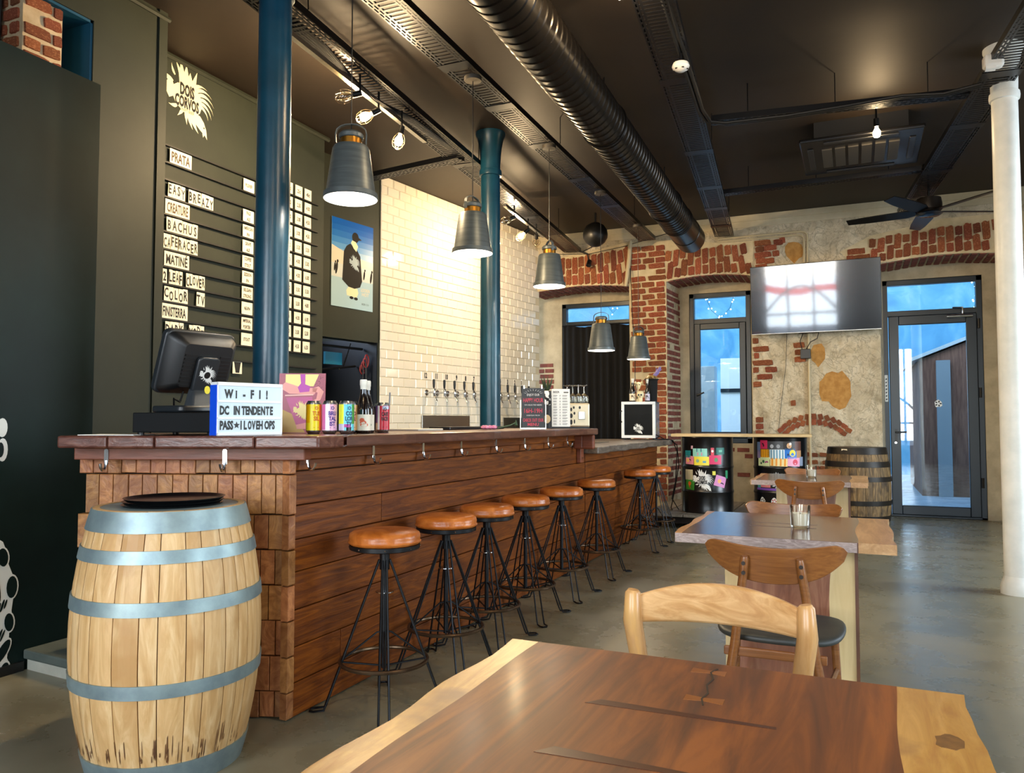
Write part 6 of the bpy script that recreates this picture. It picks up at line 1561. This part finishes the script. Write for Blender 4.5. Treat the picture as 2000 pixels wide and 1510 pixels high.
# ---------------------------------------------------------------- spiral duct
t = thing('spiral_duct', 'large black spiral ventilation duct under the ceiling', 'duct', (-1.7, 6.3, 3.5))
a0 = V((-1.66, 1.5, 3.56)); a1 = V((-1.83, 9.55, 3.455)); R = .17
dd = (a1 - a0); L = dd.length; dd.normalize(); su = dd.orthogonal().normalized(); sv = dd.cross(su)
vs = []; fs = []; n = 40; rr = []
k = 0; a = 0.0; p_ = .085
while a < L - .9:
    for da, dr in ((0, 0), (.058, 0.0), (.066, .006), (.077, .006)): rr.append((a + da, R + dr))
    a += p_
rr += [(L - .9, R), (L - .895, R + .012), (L - .86, R + .012), (L - .855, R + .002), (L - .40, R + .002), (L - .395, R + .008), (L, R + .008)]
for a, r_ in rr:
    for i in range(n):
        an = 2 * PI * i / n; sk = p_ * i / n if a < L - .95 else 0
        vs.append(a0 + dd * (a + sk) + (su * math.cos(an) + sv * math.sin(an)) * r_)
for j in range(len(rr) - 1):
    for i in range(n): fs.append((j * n + i, j * n + (i + 1) % n, (j + 1) * n + (i + 1) % n, (j + 1) * n + i))
MB().add(vs, fs).build('tube', mat('black_duct_metal', '#141210', '#1c1815', scale=5, rough=.30, metal=.6), t, smooth=True, ang=25)
MB().lathe([(0, 0), (R, 0)], 40, a1 - dd * .01, M=dd.to_track_quat('Z', 'Y').to_matrix()).build('end_cap', m_black, t)
for a in (1.9, 4.2, 6.5):
    pc = a0 + dd * a; ring = [pc + (su * math.cos(i * PI / 20) + sv * math.sin(i * PI / 20)) * (R + .009) for i in range(40)]
    b = MB(); b.tube(ring, .007, 6, closed=True).tube([pc + V((0, 0, R)), V((pc.x, pc.y, Z))], .006, 6); b.build('hanger', m_blackm, t, smooth=True)

# ---------------------------------------------------------------- bulb track lamps
m_cage = mat('wire_cage_metal', '#6a5a44', rough=.35, metal=.8)
m_spotb = mat('filament_bulb', '#fff3d8', emit='#ffd9a0', es=60.0)
m_spotoff = glassmat('clear_bulb_glass', '#f2ead8', .15)
def bulb_lamp(label, base, aim, on=True, e=38, track=True, cage=True, spot=None):
    base, aim = V(base), V(aim); d = (aim - base).normalized()
    t = thing('bulb_lamp', label, 'lamp', base, 'caged bulb lamps on the ceiling')
    M_ = d.to_track_quat('Z', 'Y').to_matrix()
    MB().tube([(base.x, base.y, base.z + .13), base], .008, 8).build('stem', m_blackm, t, smooth=True)
    MB().lathe([(0, -.01), (.021, -.01), (.023, .055), (0, .055)], 16, base, M=M_).build('socket', m_blackm, t, smooth=True)
    MB().lathe([(.012, .055), (.014, .07), (.030, .10), (.031, .118), (.022, .14), (0, .148)], 18, base, M=M_).build('bulb', m_spotb if on else m_spotoff, t, smooth=True)
    if cage:
        b = MB()
        for i in range(6):
            an = i * PI / 3; c, s = math.cos(an), math.sin(an)
            b.tube([base + M_ @ V((r_ * c, r_ * s, z)) for r_, z in ((.023, .05), (.042, .085), (.048, .12), (.036, .158), (.012, .172))], .0018, 5)
        for r_, z in ((.047, .12), (.013, .172)): b.ring(base + M_ @ V((0, 0, z)), r_, .0018, 20, 5, M=M_)
        b.build('cage', m_cage, t, smooth=True)
    if on:
        if spot: light('bulb_light', 'SPOT', base + d * .19, e, WARM, .03, spot=spot, blend=.8, aim=aim)
        else: light('bulb_light', 'POINT', base + d * .19, e, WARM, .035)
    return t
TRK = thing('lamp_track', 'pale lit metal track strip carrying the bulb lamps under the tray', 'track', (-3.1, 6, 3.42))
MB().bar((-2.99, 3.5, 3.47), (-3.15, 5.35, 3.47), .035, .03).build('rail', m_steel, TRK)
MB().bar((-3.33, 7.3, 3.47), (-3.47, 8.75, 3.47), .035, .03).build('rail', m_steel, TRK)
bulb_lamp('unlit caged bulb lamp of the cluster before the menu board', (-3.03, 4.28, 3.42), (-3.22, 4.12, 3.34), on=False)
bulb_lamp('glowing bulb lamp tilted toward the menu board beside the unlit one', (-3.06, 4.55, 3.41), (-3.28, 4.40, 3.26), e=80)
bulb_lamp('glowing caged bulb lamp hanging straight down in the menu board cluster', (-3.10, 4.92, 3.42), (-3.13, 4.88, 3.20), e=60)
bulb_lamp('unlit caged bulb lamp at the tiled wall cluster', (-3.36, 7.62, 3.42), (-3.5, 7.45, 3.32), on=False)
bulb_lamp('glowing bulb lamp aimed at the tiled tap wall', (-3.42, 8.15, 3.41), (-3.60, 8.10, 3.25), e=75)
bulb_lamp('unlit caged bulb lamp past the glowing one at the tiled wall', (-3.44, 8.45, 3.42), (-3.5, 8.6, 3.3), on=False)
bulb_lamp('glowing bulb lamp high above the spiral duct at the picture top', (-1.14, 4.05, 3.66), (-1.145, 4.0, 3.44), e=30, cage=False)
bulb_lamp('glowing bulb lamp hanging under the ceiling air unit', (.20, 7.05, 3.72), (.205, 7.08, 3.50), e=8, cage=False)

for x, y, nm in ((.25, 2.2, 'unseen bulb lamp added over the open floor'), (.30, -.6, 'unseen bulb lamp added behind the viewer')):  # more bulbs of the ceiling row, out of view, added for warm light
    bulb_lamp(nm, (x, y, 3.66), (x + .005, y + .02, 3.4), e=30, cage=False)
# ---------------------------------------------------------------- ceiling air unit, detectors, speaker, fan, tv, pipes
t = thing('ceiling_air_unit', 'black square ceiling air unit with grille beyond the spiral duct', 'air unit', (.08, 7.72, 3.66))
MB().box(-.30, .46, 7.35, 8.10, 3.70, Z).build('box', m_black, t)
ap = MB(); ap.box(-.42, .58, 7.22, 8.22, 3.665, 3.70); pn = ap.build('panel', mat('black_gloss_panel', '#0d0d0f', rough=.25), t, bevel=.012)
for i in range(6):
    x = -.24 + i * .11; MB().box(x, x + .085, 7.46, 7.98, 3.652, 3.6645).build('grille_slat', mat('grey_grille', '#38352f', rough=.5), pn)
for x0, x1, y0, y1 in ((-.36, -.31, 7.42, 8.02), (.47, .52, 7.42, 8.02), (-.22, .38, 7.27, 7.32), (-.22, .38, 8.12, 8.17)):
    MB().box(x0, x1, y0, y1, 3.655, 3.6645).build('flap', mat('dark_flap', '#1a1c20', rough=.3), pn, bevel=.004)
t = thing('smoke_detector', 'white round smoke detector hanging below the tray by the duct', 'smoke detector', (-1.0, 4.95, 3.46))
MB().lathe([(0, 0), (.022, .002), (.05, .018), (.057, .035), (.05, .055), (0, .06)], 24, (-1.0, 4.95, 3.47)).build('cover', mat('white_plastic', '#e6e4de', rough=.4), t, smooth=True)
b = MB()
for i in range(6):
    an = i * PI / 3; b.ob((-1.0 + .042 * math.cos(an), 4.95 + .042 * math.sin(an), 3.4835), (.014, 0, 0), (0, .014, 0), (0, 0, .004))
b.build('vents', m_black, t)
MB().tube([(-1.0, 4.95, 3.53), (-1.0, 4.95, 3.60)], .01, 8).build('stem', m_trayk, t)
t = thing('emergency_light', 'white emergency light box on the tray by the white column', 'lamp', (.86, 5.9, 3.55))
MB().ob((.88, 5.93, 3.60), (.12, .02, .0), (-.01, .08, 0), (0, 0, .09)).build('case', mat('white_plastic', '#e6e4de', rough=.4), t, bevel=.02)
MB().ob((.86, 5.90, 3.545), (.06, .01, 0), (0, .05, 0), (0, 0, .02)).build('lens', mat('frosted_lens', '#f4f4f0', rough=.2), t)
t = thing('speaker_ball', 'black ball speaker hanging from the ceiling before the back wall', 'speaker', (-3.02, 9.43, 3.44))
MB().lathe([(0, -.16), (.06, -.15), (.12, -.105), (.155, -.045), (.16, 0), (.15, .06), (.11, .115), (.05, .15), (0, .16)], 32, (-3.02, 9.43, 3.60)).build('ball', m_black, t, smooth=True)
MB().tube([(-3.02, 9.43, 3.75), (-3.02, 9.43, Z)], .014, 8).build('stem', m_black, t, smooth=True)
t = thing('spotlight', 'small black spotlight at the end of the bulb lamp tray', 'lamp', (-3.45, 10.1, 3.4))
MB().tube([(-3.50, 10.18, 3.58), (-3.38, 10.2, 3.53), (-3.36, 10.2, 3.42)], .012, 8).lathe([(0, 0), (.03, 0), (.036, .09), (0, .085)], 14, (-3.36, 10.22, 3.44), M=Matrix.Rotation(2.6, 3, 'X')).build('head', m_black, t, smooth=True)
t = thing('ceiling_fan', 'black ceiling fan with wide blades before the door arch', 'fan', (.73, 9.05, 3.36))
FC = V((.735, 9.05, 0))
MB().tube([FC + V((0, 0, 3.52)), FC + V((0, 0, Z))], .012, 10).lathe([(.0, 3.80), (.035, 3.80), (.055, 3.86), (.055, Z), (0, Z)], 18, FC).build('rod', m_blackm, t, smooth=True)
MB().lathe([(0, 3.37), (.10, 3.375), (.125, 3.40), (.125, 3.46), (.115, 3.52), (.05, 3.53), (0, 3.53)], 28, FC).build('motor', mat('bronze_black', '#221c17', rough=.4, metal=.4), t, smooth=True)
MB().lathe([(0, 3.335), (.10, 3.34), (.13, 3.36), (.10, 3.372), (0, 3.372)], 28, FC).build('hub_cap', mat('gloss_blue_black', '#0d1a2a', rough=.2), t, smooth=True)
for i in range(5):
    an = .42 + i * 2 * PI / 5; d = V((math.cos(an), math.sin(an), 0)); s = V((-d.y, d.x, 0)); tl_ = V((0, 0, .22)) + s * .97
    b = MB(); up = V((0, 0, 1))
    vs = []
    for a, wd, dz in ((.11, .05, 0), (.22, .085, 0), (.6, .075, -.0), (.80, .055, 0)):
        for sg in (-1, 1):
            for h in (-.004, .004): vs.append(FC + d * a + (s * .96 + V((0, 0, .2))) * wd * sg + V((0, 0, 3.385 + h)))
    fs = []
    for j in range(3):
        o_ = j * 4; fs += [(o_, o_ + 2, o_ + 6, o_ + 4), (o_ + 1, o_ + 5, o_ + 7, o_ + 3), (o_, o_ + 4, o_ + 5, o_ + 1), (o_ + 2, o_ + 3, o_ + 7, o_ + 6)]
    fs += [(0, 1, 3, 2), (12, 14, 15, 13)]
    b.add(vs, fs).build('blade', m_blackm, t)
# television
t = thing('television', 'large flat screen television on the plaster wall beside the glass door', 'television', (-.48, 10.1, 2.8))
tc = V((-.445, 10.08, 2.715)); TU = V((1, -.035, 0)).normalized(); TVv = V((0, -.118, 1)).normalized()
TVF = fr(tc, TU, TVv)
MB().prism([(-.745, -.425), (.745, -.425), (.745, .425), (-.745, .425)], TVF, -.045, 0).build('case', m_black, t, bevel=.006)
m_scr = mat('dark_glass_screen', '#0a0f16', rough=.045, spec=1.0, coat=1.0, bump=.02, bscale=3.2)
MB().prism([(-.738, -.416), (.738, -.416), (.738, .418), (-.738, .418)], TVF, .0, .0015).build('screen', m_scr, t)
b = MB(); b.prism([(-.743, -.423), (.743, -.423), (.743, -.417), (-.743, -.417)], TVF, 0, .003); b.build('trim_strip', m_steel, t)
MB().tube([(-.48, 10.16, 2.8), (-.48, 10.34, 2.75)], .05, 10).box(-.68, -.28, 10.30, 10.345, 2.5, 2.95).build('wall_bracket', m_blackm, t)
MB().ob((-.52, 10.20, 2.33), (.24, 0, 0), (0, .10, 0), (0, 0, .08)).build('cable_box', m_black, t, bevel=.02)
t = thing('power_adapter', 'black adapter box on the pipe under the television', 'adapter', (-.55, 10.30, 2.05))
MB().box(-.62, -.50, 10.24, 10.30, 1.98, 2.10).build('case', m_black, t, bevel=.006)
MB().tube([(-.55, 10.27, 2.1), (-.50, 10.22, 2.18), (-.42, 10.2, 2.22), (-.40, 10.22, 2.30)], .005, 6).tube([(-.60, 10.27, 2.1), (-.62, 10.25, 2.2), (-.58, 10.22, 2.30)], .005, 6).build('leads', m_black, t, smooth=True)
t = thing('wall_pipe', 'cream conduit pipe running down the plaster below the television', 'pipe', (-.52, 10.32, .2))
MB().tube([(-.525, 10.32, 2.32), (-.525, 10.32, .2)], .016, 10).build('pipe', m_cream, t, smooth=True)
for k in range(2):
    t = thing('conduit', ['upper cream conduit bending down to the television', 'lower cream conduit running under its twin to the television'][k], 'pipe', (-1.0, 10.33, 3.6))
    dz = .04 * k
    MB().tube([(-1.62, 10.33, 3.60 - dz), (-.60 - dz, 10.33, 3.60 - dz), (-.55 - dz, 10.33, 3.59 - dz), (-.525 - dz, 10.33, 3.56 - dz), (-.52 - dz, 10.33, 3.50 - dz), (-.52 - dz, 10.33, 3.2)], .013, 8).build('pipe', m_cream, t, smooth=True)
t = thing('wall_bar', 'short painted wooden bar fixed upright on the brick between two arches', 'bar', (-2.86, 10.3, 3.0))
MB().tube([(-2.80, 10.32, 3.68), (-2.815, 10.31, 3.45), (-2.845, 10.31, 3.2), (-2.87, 10.31, 3.06)], [.026, .03, .03, .026], 10).build('bar', m_cream, t, smooth=True)
t = thing('wall_wire', 'thin dark wire looping along the top of the back wall', 'wire', (-3, 10.3, 3.5))
MB().tube([(-3.9, 10.33, 3.60), (-3.4, 10.33, 3.56), (-2.9, 10.33, 3.62), (-2.5, 10.33, 3.70), (-2.2, 10.33, 3.76)], .004, 5).tube([(-3.7, 10.33, 3.66), (-3.5, 10.33, 3.60), (-3.35, 10.33, 3.66)], .006, 5).build('wire', m_black, t, smooth=True)
t = thing('wall_lead', 'thin lead running down the plaster beside the slim window', 'wire', (-.95, 10.34, 1.2))
MB().tube([(-.78, 10.335, 2.36), (-.80, 10.335, 1.9), (-.86, 10.335, 1.45), (-.90, 10.335, 1.1)], .003, 5).build('wire', m_black, t)
